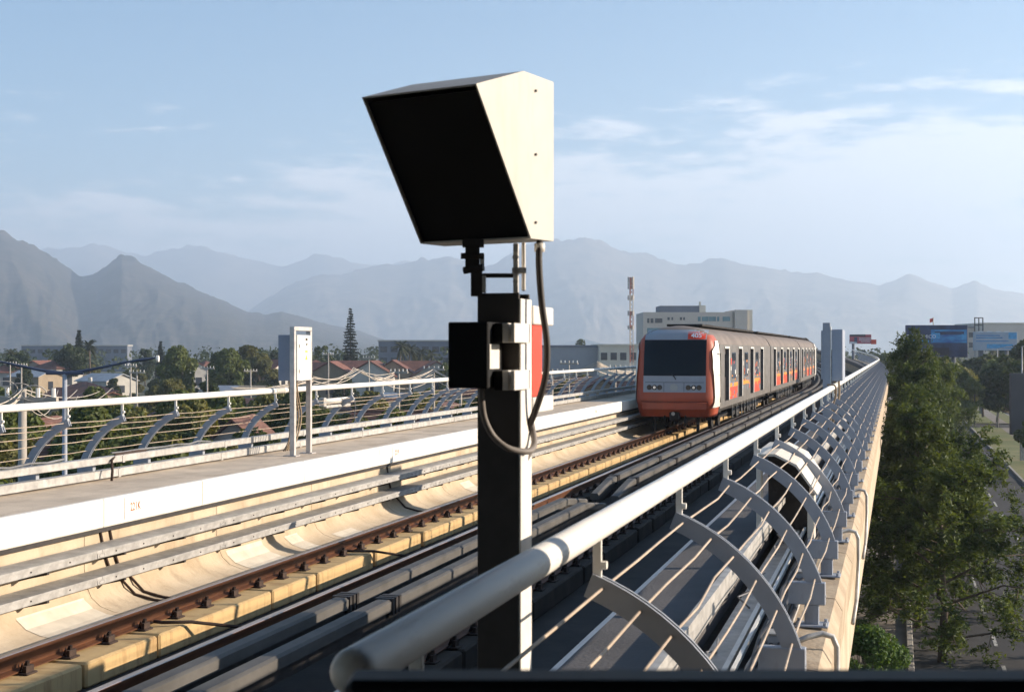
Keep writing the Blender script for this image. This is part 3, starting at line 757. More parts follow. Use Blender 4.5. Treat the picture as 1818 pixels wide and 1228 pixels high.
# black box in front of the post; straps split into shaded black and sunlit pale pieces
b_ = MB(); b_.cbox(-0.172, -0.03, -0.20, -0.012, ZO(2.62), ZO(2.845), 0.004); prot('relay_box', b_, M_black)
b_ = MB(); b_.cbox(-0.0295, -0.026, -0.19, -0.07, ZO(2.685), ZO(2.77), 0.001); prot('lit_box_side', b_, M_steel)  # pale sheet paints the sunlit side of the black box
for (za, zb) in ((2.775, 2.842), (2.612, 2.68)):
    b_ = MB(); b_.cbox(-0.025, 0.005, -0.145, -0.013, ZO(za), ZO(zb), 0.003); prot('strap', b_, M_black)
    b_ = MB(); b_.cbox(0.0055, 0.0275, -0.147, -0.013, ZO(za), ZO(zb), 0.002); b_.cbox(0.0365, 0.05, -0.15, 0.06, ZO(za), ZO(zb), 0.002)
    prot('strap', b_, M_steel)
# red box behind the post between two pale caps
b_ = MB(); b_.cbox(-0.07, 0.035, 0.155, 0.30, ZO(2.58), ZO(2.84), 0.003); prot('red_box', b_, M_red)
for (za, zb) in ((2.842, 2.91), (2.52, 2.578)):
    b_ = MB(); b_.cbox(-0.06, 0.04, 0.15, 0.46, ZO(za), ZO(zb), 0.004); prot('end_cap', b_, M_steel)
    b_ = MB(); b_.cbox(-0.03, 0.025, 0.1435, 0.1495, ZO(za), ZO(zb), 0.001); prot('end_cap', b_, M_black)
def pz_(px, py, a=0.0):
    d = 5.0 + a
    return ((px - 909) / F * d, a, ZO(CAMZ - (py - 621) / F * d))
def smooth_path(pts, n=6):
    P = [Vector(p) for p in pts]; out = []
    for i in range(len(P) - 1):
        p0, p1, p2, p3 = P[max(i - 1, 0)], P[i], P[i + 1], P[min(i + 2, len(P) - 1)]
        for k in range(n):
            t = k / n
            out.append(0.5 * ((2 * p1) + (-p0 + p2) * t + (2 * p0 - 5 * p1 + 4 * p2 - p3) * t * t + (-p0 + 3 * p1 - 3 * p2 + p3) * t ** 3))
    out.append(P[-1]); return out
M_hose = mat('black_hose', (0.03, 0.024, 0.022), 0.6, var=0.2, scale=8)
M_hose2 = mat('grey_hose', (0.17, 0.15, 0.135), 0.6, var=0.2, scale=8)
MB().tube(smooth_path([pz_(958, 428, 0.08), pz_(957, 470, 0.06), pz_(962, 540, 0.05), pz_(971, 610, 0.05), pz_(968, 670, 0.05), pz_(950, 730, 0.06), pz_(932, 770, 0.1), pz_(920, 800, 0.12)]), 0.0125, 10).build('hose', M_hose, sg, True)
MB().tube(smooth_path([pz_(855, 688, -0.10), pz_(855, 706, -0.10), pz_(860, 742, -0.08), pz_(876, 774, -0.06), pz_(902, 795, -0.05), pz_(936, 801, 0.0), pz_(948, 790, 0.06), pz_(946, 765, 0.1), pz_(938, 730, 0.16)]), 0.0115, 10).build('hose', M_hose2, sg, True)
MB().tube(smooth_path([pz_(941, 735, 0.2), pz_(944, 770, 0.16), pz_(942, 800, 0.1), pz_(928, 826, 0.07), pz_(918, 850, 0.06), pz_(917, 1000, 0.06), pz_(917, 1300, 0.06)]), 0.009, 10).build('hose', M_hose2, sg, True)
p = Vector(pz_(958, 432, 0.08)); MB().tube([p, p - Vector((0, 0, 0.03))], 0.02, 10).build('gland', M_steel, sg, True)

# ================================================================== cabinet on two posts at the left walkway
cb2 = empty('switch_cabinet', (-9.22, 21.15, WZ), 0, 'pale switch cabinet with yellow warning sticker on a two post frame on the left walkway', 'cabinet')
M_cabw = mat('cabinet_white', (0.80, 0.77, 0.70), 0.45, var=0.03)
M_frame = mat('frame_galvanised', (0.50, 0.47, 0.44), 0.55, metal=0.2, var=0.15, scale=6)
for y0 in (-0.36, 0.28):
    b_ = MB(); b_.cbox(-0.03, 0.05, y0 + 0.01, y0 + 0.08, 0.015, 1.985, 0.004); b_.build('post', M_frame, cb2)
    b_ = MB(); b_.cbox(-0.12, 0.10, y0 - 0.04, y0 + 0.13, 0, 0.0145, 0.003); b_.build('foot_plate', M_frame, cb2)
MB().cbox(-0.03, 0.05, -0.35, 0.36, 1.986, 2.05, 0.004).build('header', M_frame, cb2)
MB().cbox(-0.27, 0.03, -0.255, 0.275, 1.19, 1.92, 0.006).build('box', mat('cabinet_shaded_side', (0.22, 0.25, 0.31), 0.55, var=0.08), cb2)  # box coloured darker and bluer to paint its shaded side
dr = MB().cbox(0.031, 0.06, -0.25, 0.27, 1.195, 1.915, 0.004).build('door', M_cabw, cb2)
M_yel = mat('yellow_sticker', (0.75, 0.60, 0.05), 0.6, var=0.03)
MB().add([(0.062, 0.05, 1.52), (0.062, 0.15, 1.52), (0.062, 0.10, 1.61)], [(0, 1, 2)]).build('warning_sticker', M_yel, dr)
MB().box(0.0605, 0.063, 0.055, 0.15, 1.64, 1.67).build('sticker', M_yel, dr)
MB().box(0.0605, 0.07, 0.07, 0.13, 1.83, 1.87).build('name_plate', M_dark, dr)
MB().disc((0.0605, 0.11, 1.77), 0.018, 'x', 10, 0.01).build('lock', M_dark, dr)
for z in (1.34, 1.74): MB().box(0.0605, 0.068, -0.20, -0.18, z - 0.03, z + 0.03).build('hinge', M_dark, dr)
M_hose3 = mat('tan_hose', (0.30, 0.22, 0.14), 0.7, var=0.2)
for k in range(5):
    y = -0.22 + 0.075 * k
    MB().tube(smooth_path([(-0.1, y, 1.19), (-0.09, y + 0.03, 0.95), (-0.08, y + 0.02 + 0.03 * k, 0.6), (-0.08, y - 0.04, 0.25), (-0.14, y - 0.12, 0.08)]), 0.014, 7).build('hose', M_hose3, cb2, True)
# ================================================================== cabinet on a post by the right handrail
c3 = empty('signal_cabinet', (-1.17, 26.3, WZ), 0, 'blue grey shaded cabinet on a tall post behind the right handrail', 'cabinet')
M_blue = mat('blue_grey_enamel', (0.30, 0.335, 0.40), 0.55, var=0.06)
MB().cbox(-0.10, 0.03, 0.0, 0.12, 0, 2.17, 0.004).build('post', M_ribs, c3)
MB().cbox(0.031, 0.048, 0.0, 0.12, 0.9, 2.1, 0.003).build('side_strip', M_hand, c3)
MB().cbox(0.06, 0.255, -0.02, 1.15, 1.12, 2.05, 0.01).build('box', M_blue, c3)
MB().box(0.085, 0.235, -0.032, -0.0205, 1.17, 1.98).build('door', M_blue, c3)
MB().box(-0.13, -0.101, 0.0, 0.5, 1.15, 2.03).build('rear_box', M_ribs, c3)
for k in range(2):
    MB().tube(smooth_path([(0.10 + 0.08 * k, 0.1, 1.12), (0.10 + 0.08 * k, 0.1, 0.8), (0.06, 0.1, 0.3), (0.0, 0.15, 0.0)]), 0.02, 7).build('hose', M_hose3, c3, True)
o = MB().tube(smooth_path([(-1.12, 24.6, 2.16), (-0.99, 24.6, 2.15), (-0.97, 24.6, 2.0), (-1.02, 24.62, 1.8), (-1.1, 24.7, 1.4)]), 0.016, 7).build('hose', M_hose3, None, True)
tag(o, 'brown hose looped over the right handrail below the shaded cabinet', 'hose')
# tube lamp under the left handrail
tl = empty('tube_lamp', (-9.75, 24.0, 1.72), 0, 'long white tube lamp hanging under the left handrail by the switch cabinet', 'lamp')
MB().tube([(0, -0.6, 0.12), (0, 0.75, 0.12)], 0.05, 12).build('tube', M_hand, tl, True)
MB().cbox(-0.03, 0.03, -0.55, 0.6, 0.0, 0.05, 0.006).build('reflector', M_galv, tl)
MB().cbox(-0.05, 0.05, -0.72, -0.601, 0.03, 0.19, 0.008).build('end_cap', M_galv, tl)
MB().tube(smooth_path([(0, 0.76, 0.12), (0.02, 0.85, 0.05), (0.0, 0.88, -0.2), (0.05, 0.8, -0.32)]), 0.008, 6).build('flex', M_cable_g, tl, True)
# ================================================================== metro train
M_orange = mat('orange_paint', (0.36, 0.07, 0.032), 0.5, var=0.06, scale=2, dirt=0.5, dirt_col=(0.20, 0.06, 0.035), dirt_scale=(3, 3, 0.9), dlo=0.48, dhi=0.75)
M_cabwhite = mat('cab_white', (0.78, 0.74, 0.66), 0.35, var=0.04, scale=2)
M_steelside = mat('train_side_grey', (0.16, 0.148, 0.135), 0.5, metal=0.15, var=0.18, scale=1.4, stretch=(1, 1, 3), dirt=0.6, dirt_col=(0.085, 0.06, 0.045), dirt_scale=(3, 4, 0.8), dlo=0.48, dhi=0.75)
M_roof = mat('train_roof', (0.17, 0.14, 0.12), 0.75, var=0.2, scale=1.5)
M_greyfront = mat('front_grey', (0.27, 0.29, 0.325), 0.4, var=0.05, scale=2)
M_glass = mat('dark_glass', (0.004, 0.0045, 0.007), 0.2, var=0.1, spec=0.22)
M_doord = mat('door_dark', (0.035, 0.024, 0.018), 0.4, var=0.2)
M_winb = mat('side_glass', (0.06, 0.085, 0.13), 0.15, col2=(0.14, 0.16, 0.19), scale=2.5)
M_under = mat('underframe_grime', (0.018, 0.015, 0.013), 0.85, var=0.4, scale=4)
M_adred = mat('advert_red', (0.60, 0.065, 0.03), 0.5, var=0.08)
M_adorange = mat('advert_orange', (0.78, 0.26, 0.03), 0.5, var=0.08)
M_adblue = mat('advert_blue', (0.15, 0.19, 0.27), 0.5, var=0.2, scale=5)
M_lens = mat('lamp_lens', (0.02, 0.02, 0.022), 0.15, var=0.1)
M_chrome = mat('lamp_reflector', (0.75, 0.73, 0.68), 0.25, metal=0.6, var=0.05)
HWID, DC, NE = 1.32, 0.55, 3.6
def hw(z):
    return float(np.interp(z, [0.5, 0.8, 1.2, 2.4, 2.9, 3.1, 3.25, 3.4, 3.5, 3.56], [1.22, 1.28, 1.32, 1.31, 1.26, 1.20, 1.10, 0.86, 0.55, 0.15]))
def lean(z):
    return float(np.interp(z, [0.5, 0.8, 1.05, 1.4, 1.9, 2.5, 3.1, 3.3, 3.45, 3.56], [0.32, 0.12, 0.0, 0.02, 0.06, 0.15, 0.27, 0.38, 0.62, 1.1]))
def fy(x, z):
    a = min(0.9999, abs(x) / hw(z)); return lean(z) + DC * (1 - (1 - a ** NE) ** (1 / NE)) + 0.05 * a * a
def fx(y, z):
    q = (y - lean(z)) / (DC + 0.05)
    return hw(z) if q >= 1 else hw(z) * (1 - (1 - max(0, q)) ** NE) ** (1 / NE)
CABL = 1.55
def front_patch(x0, x1, z0, z1, off, nx=12, nz=8, cut=None):
    return MB().grid([[(x, fy(x, z) - off, z) for x in np.linspace(x0, x1, nx + 1)] for z in np.linspace(z0, z1, nz + 1)])
def car_body(root, y0, y1, doors, seed, white_end=False):
    r = random.Random(seed)
    zb, zt = 0.78, 2.93
    b_ = MB()
    b_.box(-1.18, 1.18, y0 + 0.02, y1 - 0.02, 0.80, 2.96)                       # inner body
    for sx in (-1, 1):
        cuts = sorted((d - 0.62, d + 0.62) for d in doors)
        xi, xo = sorted((sx * 1.181, sx * 1.315))
        b_.box(xi, xo, y0, y1, zb, 0.98); b_.box(xi, xo, y0, y1, 2.80, zt)
        prev = y0
        for a, c in cuts + [(y1, y1)]:
            if a > prev + 0.01: b_.box(xi, xo, prev, a, 0.98, 2.80)
            prev = c
    b_.build('body', M_steelside, root)
    prof = []
    for z in (2.932, 3.1, 3.25, 3.4, 3.5, 3.56): prof.append((hw(z) + 0.03 if z < 3 else hw(z), z))
    prof = [(x, z) for x, z in prof] + [(-x, z) for x, z in reversed(prof)]
    rf = MB().prism(prof, y0, y1).build('roof', M_roof, root); auto_smooth(rf, 30)
    MB().cbox(-0.62, 0.62, y0 + 0.9, y1 - 0.9, 3.561, 3.64, 0.02).build('roof_duct', M_under, rf)
    for sx in (-1, 1):
        for d in doors:
            xa, xb = sorted((sx * 1.182, sx * 1.215))
            for (ya, yb) in ((d - 0.60, d - 0.005), (d + 0.005, d + 0.60)):
                dl = MB().cbox(xa, xb, ya, yb, 0.985, 2.795, 0.004).build('door', M_doord, root)
                if sx > 0: MB().box(1.2155, 1.222, ya + 0.1, yb - 0.1, 1.8, 2.6).build('pane', M_glass, dl)
            if sx > 0:
                MB().box(1.3155, 1.345, d - 0.72, d + 0.66, 2.80, 2.87).build('door_header', M_cabwhite, root)
                MB().box(1.3155, 1.335, d + 0.625, d + 0.80, 0.99, 2.795).build('door_jamb', M_cabwhite, root)
        for k in range(len(doors) - 1):
            wc = (doors[k] + doors[k + 1]) / 2
            if sx > 0:
                w = MB().box(1.3155, 1.322, wc - 0.65, wc + 0.65, 1.72, 2.66).build('window', M_winb, root)
                MB().box(1.3225, 1.326, wc - 0.60, wc + 0.60, 2.35, 2.62).build('vent_pane', M_glass, w)
    # advert strips pasted low on the lit side
    for k in range(len(doors) - 1):
        a, c = doors[k] + 0.82, doors[k + 1] - 0.66
        if k == 0 and not white_end: pass
        wid = c - a
        if r.random() < 0.75: MB().box(1.3155, 1.319, a + 0.02, a + wid * r.uniform(0.75, 0.98), 1.0, 1.42).build('advert_strip', M_adred, root)
        MB().box(1.3155, 1.3195, a + wid * r.uniform(0, 0.2), a + wid * r.uniform(0.8, 1), 1.425, 1.56).build('advert_strip', M_adorange, root)
        for q in range(11):
            ya = a + wid * r.uniform(0, 0.85); za = r.uniform(1.0, 1.72)
            MB().box(1.3198, 1.3215, ya, ya + r.uniform(0.15, 0.4), za, za + r.uniform(0.06, 0.2)).build('advert_strip', r.choice((M_adred, M_adorange, M_adblue)), root)
        for q in range(7):
            ya = a + wid * r.uniform(0.0, 0.8); za = r.uniform(1.75, 2.3)
            MB().box(1.3268, 1.3285, ya, ya + r.uniform(0.12, 0.3), za, za + r.uniform(0.05, 0.25)).build('advert_strip', r.choice((M_adred, M_adorange, M_cabwhite, M_adblue)), root)
    # underframe, boxes, bogies
    MB().box(-1.1, 1.1, y0 + 0.6, y1 - 0.3, 0.62, 0.775).build('underframe', M_under, root)
    yy = y0 + 5.0
    while yy < y1 - 5:
        L = r.uniform(0.5, 1.5)
        MB().cbox(0.35, 1.18, yy, yy + L, r.uniform(0.22, 0.4), 0.61, 0.02).build('equipment_box', M_under, root); 
        MB().tube([(1.2, yy - 0.12, 0.25), (1.2, yy - 0.12, 0.77)], 0.025, 6).build('hanger', M_galv, root)
        yy += L + r.uniform(0.2, 0.7)
    for yc in (y0 + 3.0, y1 - 3.0):
        bg_ = MB().cbox(-0.95, 0.95, yc - 0.25, yc + 0.25, 0.35, 0.61, 0.03)
        for sx in (-1, 1):
            bg_.cbox(*(sorted((sx * 0.95, sx * 1.08))), yc - 1.35, yc + 1.35, 0.38, 0.52, 0.02)
        bg_ = bg_.build('bogie', M_under, root)
        for sy in (-0.95, 0.95):
            for sx in (-1, 1):
                wv = MB().disc((sx * 0.69, yc + sy, 0.432), 0.43, 'x', 24, sx * 0.13)
                wv.disc((sx * 0.82, yc + sy, 0.432), 0.14, 'x', 12, sx * 0.05)
                wv.build('wheel', M_under, bg_)
def cab(root, number):
    # shell from bumper to roof, wrapped round the corners
    rows = []
    zs = [0.55, 0.62, 0.72, 0.8, 0.92, 1.05, 1.2, 1.4, 1.65, 1.9, 2.15, 2.4, 2.65, 2.9, 3.0, 3.1, 3.18, 3.25, 3.33, 3.4, 3.46, 3.5, 3.54, 3.56]
    for z in zs:
        row = [(-hw(z), CABL, z)]
        for t in np.linspace(0, math.pi, 41):
            c = math.cos(t); x = -hw(z) * math.copysign(abs(c) ** (2 / NE), c)
            y = min(CABL - 0.01, lean(z) + DC * (1 - abs(math.sin(t)) ** (2 / NE)) + 0.05 * (x / hw(z)) ** 2)
            row.append((x, y, z))
        row.append((hw(z), CABL, z)); rows.append(row)
    ks = zs.index(3.25)
    sh = MB().grid(rows[:ks + 1]).build('cab_shell', M_orange, root, True)
    m_ = MB().grid(rows[ks:]); n = len(rows[0]); m_.f.append(tuple(i + (len(rows) - 1 - ks) * n for i in range(n)))
    m_.build('cab_roof', M_roof, root, True)
    # grille-grey lower panel, windscreen, top band, number
    fp = front_patch(-1.03, 1.03, 1.36, 1.90, 0.012); pa = fp.build('lamp_panel', M_greyfront, sh, True)
    for z in (1.68,): front_patch(-0.97, 0.97, z, z + 0.014, 0.017, 12, 1).build('panel_seam', M_under, pa)
    for x in (-0.33, 0.33): front_patch(x - 0.006, x + 0.006, 1.37, 1.68, 0.017, 1, 4).build('panel_seam', M_under, pa)
    for x in (-0.82, -0.645, -0.47, 0.47, 0.645, 0.82):
        mid = abs(abs(x) - 0.645) < 0.01
        lr = MB().disc((x, fy(x, 1.52) - 0.035, 1.52), 0.083, 'y', 20, 0.03).build('headlight', M_lens, root)
        if mid: MB().disc((x, fy(x, 1.52) - 0.041, 1.52), 0.045, 'y', 14, 0.005).build('reflector', M_chrome, lr)
    MB().disc((0.0, fy(0, 1.52) - 0.02, 1.52), 0.13, 'y', 24, 0.006).build('badge', mat('badge_grey', (0.33, 0.335, 0.33), 0.5, var=0.06, scale=20), pa)
    front_patch(-1.03, 1.03, 1.905, 3.08, 0.014, 16, 12).build('windscreen', M_glass, sh, True)
    front_patch(-1.02, 1.02, 3.085, 3.42, 0.010, 16, 8).build('top_band', M_greyfront, sh, True)
    fpn = front_patch(0.42, 0.99, 3.10, 3.34, 0.016, 6, 4).build('number_plate', M_red, sh, True)
    tm = put('lettering', text_mesh(number, 0.235, M_sign, 0.004, 0.006), fpn, (0.70, fy(0.70, 3.22) - 0.036, 3.22))
    tm.rotation_euler = (R(90) - math.atan(0.62), 0, math.atan2(fy(0.9, 3.2) - fy(0.5, 3.2), 0.4) * 0.6)
    # bumper
    bm_ = MB()
    bm_.grid([[(x, fy(x, 0.95) - o_, z) for x in np.linspace(-1.06, 1.06, 17)] for z, o_ in ((0.80, 0.02), (0.81, 0.10), (1.02, 0.10), (1.045, 0.02))])
    bm_.build('bumper', M_orange, sh)
    front_patch(-1.1, 1.1, 1.05, 1.065, 0.012, 14, 1).build('panel_seam', M_under, sh)
    wp = smooth_path([(0.06, fy(0.06, 1.78) - 0.03, 1.78), (0.02, fy(0, 1.86) - 0.05, 1.86), (-0.08, fy(0.1, 1.95) - 0.04, 1.95)]); MB().tube(wp, 0.016, 6).build('wiper', M_under, sh)
    # white cab sides
    for sx in (-1, 1):
        rows = [[(sx * (fx(y, z) + 0.03), y - 0.01, z) for y in np.linspace(max(0.30, lean(z) + 0.20 + (0.45 * max(0.0, (z - 2.75) / 0.4))), CABL, 22)] for z in np.linspace(0.86, 3.06, 26)]
        wside = MB().grid(rows).build('cab_side', M_cabwhite, sh, True)
        if sx > 0:
            dy0, dy1 = 0.95, 1.45
            for (ya, yb, za, zb_) in ((0.95, 1.40, 1.9, 1.912), (0.95, 0.962, 1.9, 2.7)):
                MB().grid([[(fx(y, z) + 0.036, y, z) for y in np.linspace(ya, yb, 4)] for z in (za, zb_)]).build('panel_seam', M_steelside, wside)
            MB().box(fx(1.0, 2.62) + 0.031, fx(1.0, 2.62) + 0.065, 0.82, 1.12, 2.60, 2.63).build('grab_handle', M_under, wside)
            MB().box(1.3385, 1.36, CABL - 0.10, CABL - 0.03, 1.0, 2.65).build('door_seal', M_under, wside)
    # coupler and cow-catcher gear below the bumper
    cp = MB().cbox(-0.16, 0.16, 0.05, 0.7, 0.42, 0.72, 0.03).build('coupler', M_under, root)
    MB().disc((-0.03, 0.02, 0.66), 0.06, 'y', 12, 0.05).build('coupler_pin', M_galv, cp)
    for sx in (-1, 1):
        MB().cbox(sx * 0.72 - 0.05, sx * 0.72 + 0.05, 0.5, 0.62, 0.06, 0.62, 0.01).build('guard_iron', M_under, root)
        MB().tube([(sx * 0.35, 0.3, 0.7), (sx * 0.33, 0.25, 0.35), (sx * 0.28, 0.3, 0.25)], 0.03, 7).build('hose', M_under, root)
CARL = 21.9
TX, TY = -7.01, 46.35
def place(i):
    y = TY + i * CARL
    dx0, dz0 = bend(y); dx1, dz1 = bend(y + CARL - 0.5)
    return (TX + dx0, y, dz0), math.atan2(-(dx1 - dx0), CARL)
loc, rz = place(0)
c1 = empty('metro_car', loc, rz, 'leading orange nosed metro car with number 405 over its black windscreen', 'train car')
cab(c1, '405')
car_body(c1, CABL, CARL - 0.35, [3.6 + 4.5 * k for k in range(4)], 3)
MB().box(-0.9, 0.9, CARL - 0.35, CARL, 0.9, 3.2).build('gangway', M_under, c1)
for i, lab in ((1, 'second metro car with pasted red and orange adverts, coupled behind the leading car'),
               (2, 'third metro car with a plain pale strip at its rear corner')):
    loc, rz = place(i)
    c = empty('metro_car', loc, rz, lab, 'train car')
    car_body(c, 0.0, CARL - 0.35, [2.2 + 4.4 * k for k in range(5)], 20 + i, True)
    MB().box(-0.9, 0.9, CARL - 0.35, CARL, 0.9, 3.2).build('gangway', M_under, c)
    if i == 2:
        MB().prism([(1.327, 0.85), (1.335, 0.85), (1.335, 2.93), (1.22, 3.2), (1.21, 3.2), (1.327, 2.93)], CARL - 1.6, CARL - 0.36).build('end_band', M_cabwhite, c)
loc, rz = place(3)
c = empty('metro_car', loc, rz, 'farthest metro car, beyond the pale cab corner of the train', 'train car')
car_body(c, 0.0, CARL - 0.35, [2.2 + 4.4 * k for k in range(5)], 44, True)
MB().prism([(1.327, 0.85), (1.335, 0.85), (1.335, 2.93), (1.22, 3.2), (1.21, 3.2), (1.327, 2.93)], 0.0, 1.3).build('end_band', M_cabwhite, c)
# ================================================================== trees and shrubs
L_dark = leaf_mat('leaf_dark', (0.03, 0.048, 0.018), (0.07, 0.09, 0.03))
L_mid = leaf_mat('leaf_mid', (0.065, 0.095, 0.026), (0.14, 0.16, 0.05))
L_olive = leaf_mat('leaf_olive', (0.095, 0.105, 0.033), (0.18, 0.17, 0.06))
L_street = leaf_mat('leaf_street', (0.022, 0.043, 0.013), (0.115, 0.155, 0.042), 0.1)
L_con = leaf_mat('needle', (0.013, 0.022, 0.014), (0.03, 0.04, 0.022))
L_palm = leaf_mat('palm_frond', (0.03, 0.042, 0.016), (0.075, 0.075, 0.03))
M_bark = mat('bark', (0.10, 0.075, 0.055), 0.95, var=0.35, scale=6, bump=0.5)
def leaf_mesh(name, pts, nrm, size, m, rng, aspect=0.5, bent=True):
    """one leaf = a folded pair of triangles (a quad bent along its midrib)"""
    n = len(pts)
    a = rng.normal(size=(n, 3)); a -= (a * nrm).sum(1, keepdims=True) * nrm; a /= np.linalg.norm(a, axis=1, keepdims=True) + 1e-9
    b_ = np.cross(nrm, a)
    L = size * rng.uniform(0.65, 1.35, size=(n, 1)); Wd = L * aspect
    v = np.empty((n, 4, 3))
    v[:, 0] = pts - a * L * 0.5; v[:, 2] = pts + a * L * 0.5
    v[:, 1] = pts + b_ * Wd * 0.5 + nrm * L * 0.10; v[:, 3] = pts - b_ * Wd * 0.5 + nrm * L * 0.10
    me = bpy.data.meshes.new(name)
    me.vertices.add(4 * n); me.vertices.foreach_set('co', v.reshape(-1).astype(np.float32))
    me.loops.add(6 * n); me.polygons.add(2 * n)
    i0 = np.arange(n)[:, None] * 4
    me.loops.foreach_set('vertex_index', (i0 + np.array([[0, 1, 2, 0, 2, 3]])).reshape(-1).astype(np.int32))
    me.polygons.foreach_set('loop_start', (np.arange(2 * n) * 3).astype(np.int32))
    me.materials.append(m); me.update(calc_edges=True)
    return me
def clump_points(clumps, per, rng, shell=0.55):
    P, Q = [], []
    for (x, y, z, rx, rz) in clumps:
        n = max(4, int(per * (rx * rx * rz) ** (1 / 1.6)))
        u = rng.normal(size=(n, 3)); u /= np.linalg.norm(u, axis=1, keepdims=True)
        r = rng.uniform(0, 1, size=(n, 1)) ** (1 / 3) * (1 - shell) + shell * rng.uniform(0.75, 1.08, size=(n, 1))
        P.append(np.array([x, y, z]) + u * r * np.array([rx, rx, rz]))
        q = u * 0.6 + rng.normal(size=(n, 3)) * 0.55 + np.array([0, 0, 0.35]); q /= np.linalg.norm(q, axis=1, keepdims=True); Q.append(q)
    return np.vstack(P), np.vstack(Q)
def trunk_mesh(h, r, targets, rng, fork=0.4):
    m_ = MB()
    m_.tube([(0, 0, 0), (0.02 * h, 0.01 * h, h * fork * 0.5), (0, 0.02 * h, h * fork), (0.01 * h, 0, h * 0.8)], [r, r * 0.8, r * 0.65, r * 0.2], 8)
    for (x, y, z) in targets:
        s = Vector((0.0, 0.02 * h, h * fork * rng.uniform(0.75, 1.25))); e = Vector((x, y, z)); mid_ = (s + e) / 2 + Vector((0, 0, -0.04 * h))
        m_.tube([s, mid_, e], [r * 0.42, r * 0.28, r * 0.07], 6)
    return m_.mesh('trunk', M_bark, True)
def broadleaf(seed, h, spread, lm, leaf, per, base=0.32, nc=26, r0=0.17):
    rng = np.random.default_rng(seed); cl = []
    for k in range(nc):
        t = rng.uniform(0, 1); z = h * (base + (0.93 - base) * t)
        prof_ = math.sin(math.pi * min(1, 0.18 + 0.80 * t)) ** 0.7
        a = rng.uniform(0, 2 * math.pi); rr = spread * prof_ * rng.uniform(0.25, 0.95) ** 0.6
        s = h * rng.uniform(0.6, 1.25) * 0.105 * (spread / (0.36 * h)) ** 0.5
        cl.append((rr * math.cos(a), rr * math.sin(a), z, s * 1.25, s))
    P, Q = clump_points(cl, per, rng)
    crown = leaf_mesh('crown', P, Q, leaf, lm, rng)
    tr = trunk_mesh(h, r0, [c[:3] for c in cl[:14]], rng, base)
    return crown, tr
def conifer(seed, h, spread, lm, leaf, per):
    rng = np.random.default_rng(seed); P = []; Q = []; m_ = MB()
    m_.tube([(0, 0, 0), (0, 0, h * 0.5), (0, 0, h)], [h * 0.014, h * 0.009, 0.02], 6)
    z = h * 0.14
    while z < h * 0.985:
        t = (z / h - 0.14) / 0.86; L0 = spread * (1 - t) ** 0.85 + 0.12; nb = int(4 + 4 * (1 - t)); off = rng.uniform(0, 6.28)
        for k in range(nb):
            a = off + 2 * math.pi * k / nb + rng.uniform(-0.25, 0.25); L = L0 * rng.uniform(0.62, 1.12)
            d = np.array([math.cos(a), math.sin(a), 0]); tip = d * L + np.array([0, 0, z - 0.16 * L + rng.uniform(-.1, .1)])
            m_.tube([(0, 0, z), tip], [0.05, 0.015], 4)
            n = max(6, int(per * L)); s = rng.uniform(0.1, 1, size=(n, 1)) ** 0.7
            wv = (1.05 - s) * 0.28 * L + 0.10
            p = np.array([0, 0, z]) * (1 - s) + tip * s + rng.normal(size=(n, 3)) * wv * np.array([0.55, 0.55, 0.22])
            P.append(p); q = rng.normal(size=(n, 3)) * 0.5 + np.array([0, 0, 1.0]); Q.append(q / np.linalg.norm(q, axis=1, keepdims=True))
        z += h * 0.034 * (1.25 - 0.5 * t)
    return leaf_mesh('crown', np.vstack(P), np.vstack(Q), leaf, lm, rng, 0.35), m_.mesh('trunk', M_bark, True)
def palm(seed, h, L):
    rng = np.random.default_rng(seed); m_ = MB()
    for k in range(34):
        a = rng.uniform(0, 6.28); el = rng.uniform(-0.9, 1.1); rows = []
        for i in range(6):
            t = i / 5; x = L * t * math.cos(el * (1 - 0.2 * t)); z = L * t * math.sin(el) - 0.45 * L * t * t
            w = 0.30 * math.sin(math.pi * (0.12 + 0.85 * t))
            c = Vector((x * math.cos(a), x * math.sin(a), h + z)); s = Vector((-math.sin(a), math.cos(a), 0)) * w
            rows.append([c - s - Vector((0, 0, w * 0.6)), c, c + s - Vector((0, 0, w * 0.6))])
        m_.grid(rows)
    crown = m_.mesh('crown', L_palm, False, False)
    tr = MB().tube([(0, 0, 0), (0.05 * h, 0, h * 0.5), (0.02 * h, 0.0, h * 1.0)], [0.28, 0.2, 0.24], 8).mesh('trunk', M_bark, True)
    return crown, tr
def plant(name, cm, tm, loc, label, cat='tree', group=None, s=1.0, sz=None, rz=0.0):
    root = empty(name, loc, rz, label, cat, group); root.scale = (s, s, sz or s)
    put('crown', cm, root); put('trunk', tm, root)
    return root
# far variants, about 8 m tall
FAR = {
 'dark': [broadleaf(1, 8, 2.9, L_dark, 0.62, 210), broadleaf(2, 8, 2.3, L_dark, 0.60, 210, 0.25)],
 'mid': [broadleaf(3, 8, 3.2, L_mid, 0.62, 200), broadleaf(4, 8, 2.6, L_mid, 0.58, 200, 0.28, 30)],
 'olive': [broadleaf(5, 8, 3.3, L_olive, 0.58, 180), broadleaf(6, 8, 2.7, L_olive, 0.55, 180, 0.25, 30)],
 'airy': [broadleaf(8, 8, 2.8, L_dark, 0.6, 120, 0.45, 14)],
}
CON = conifer(11, 19, 2.9, L_con, 0.75, 26)
CON2 = conifer(12, 12, 2.2, L_con, 0.7, 22)
PALM = palm(13, 9, 2.6)
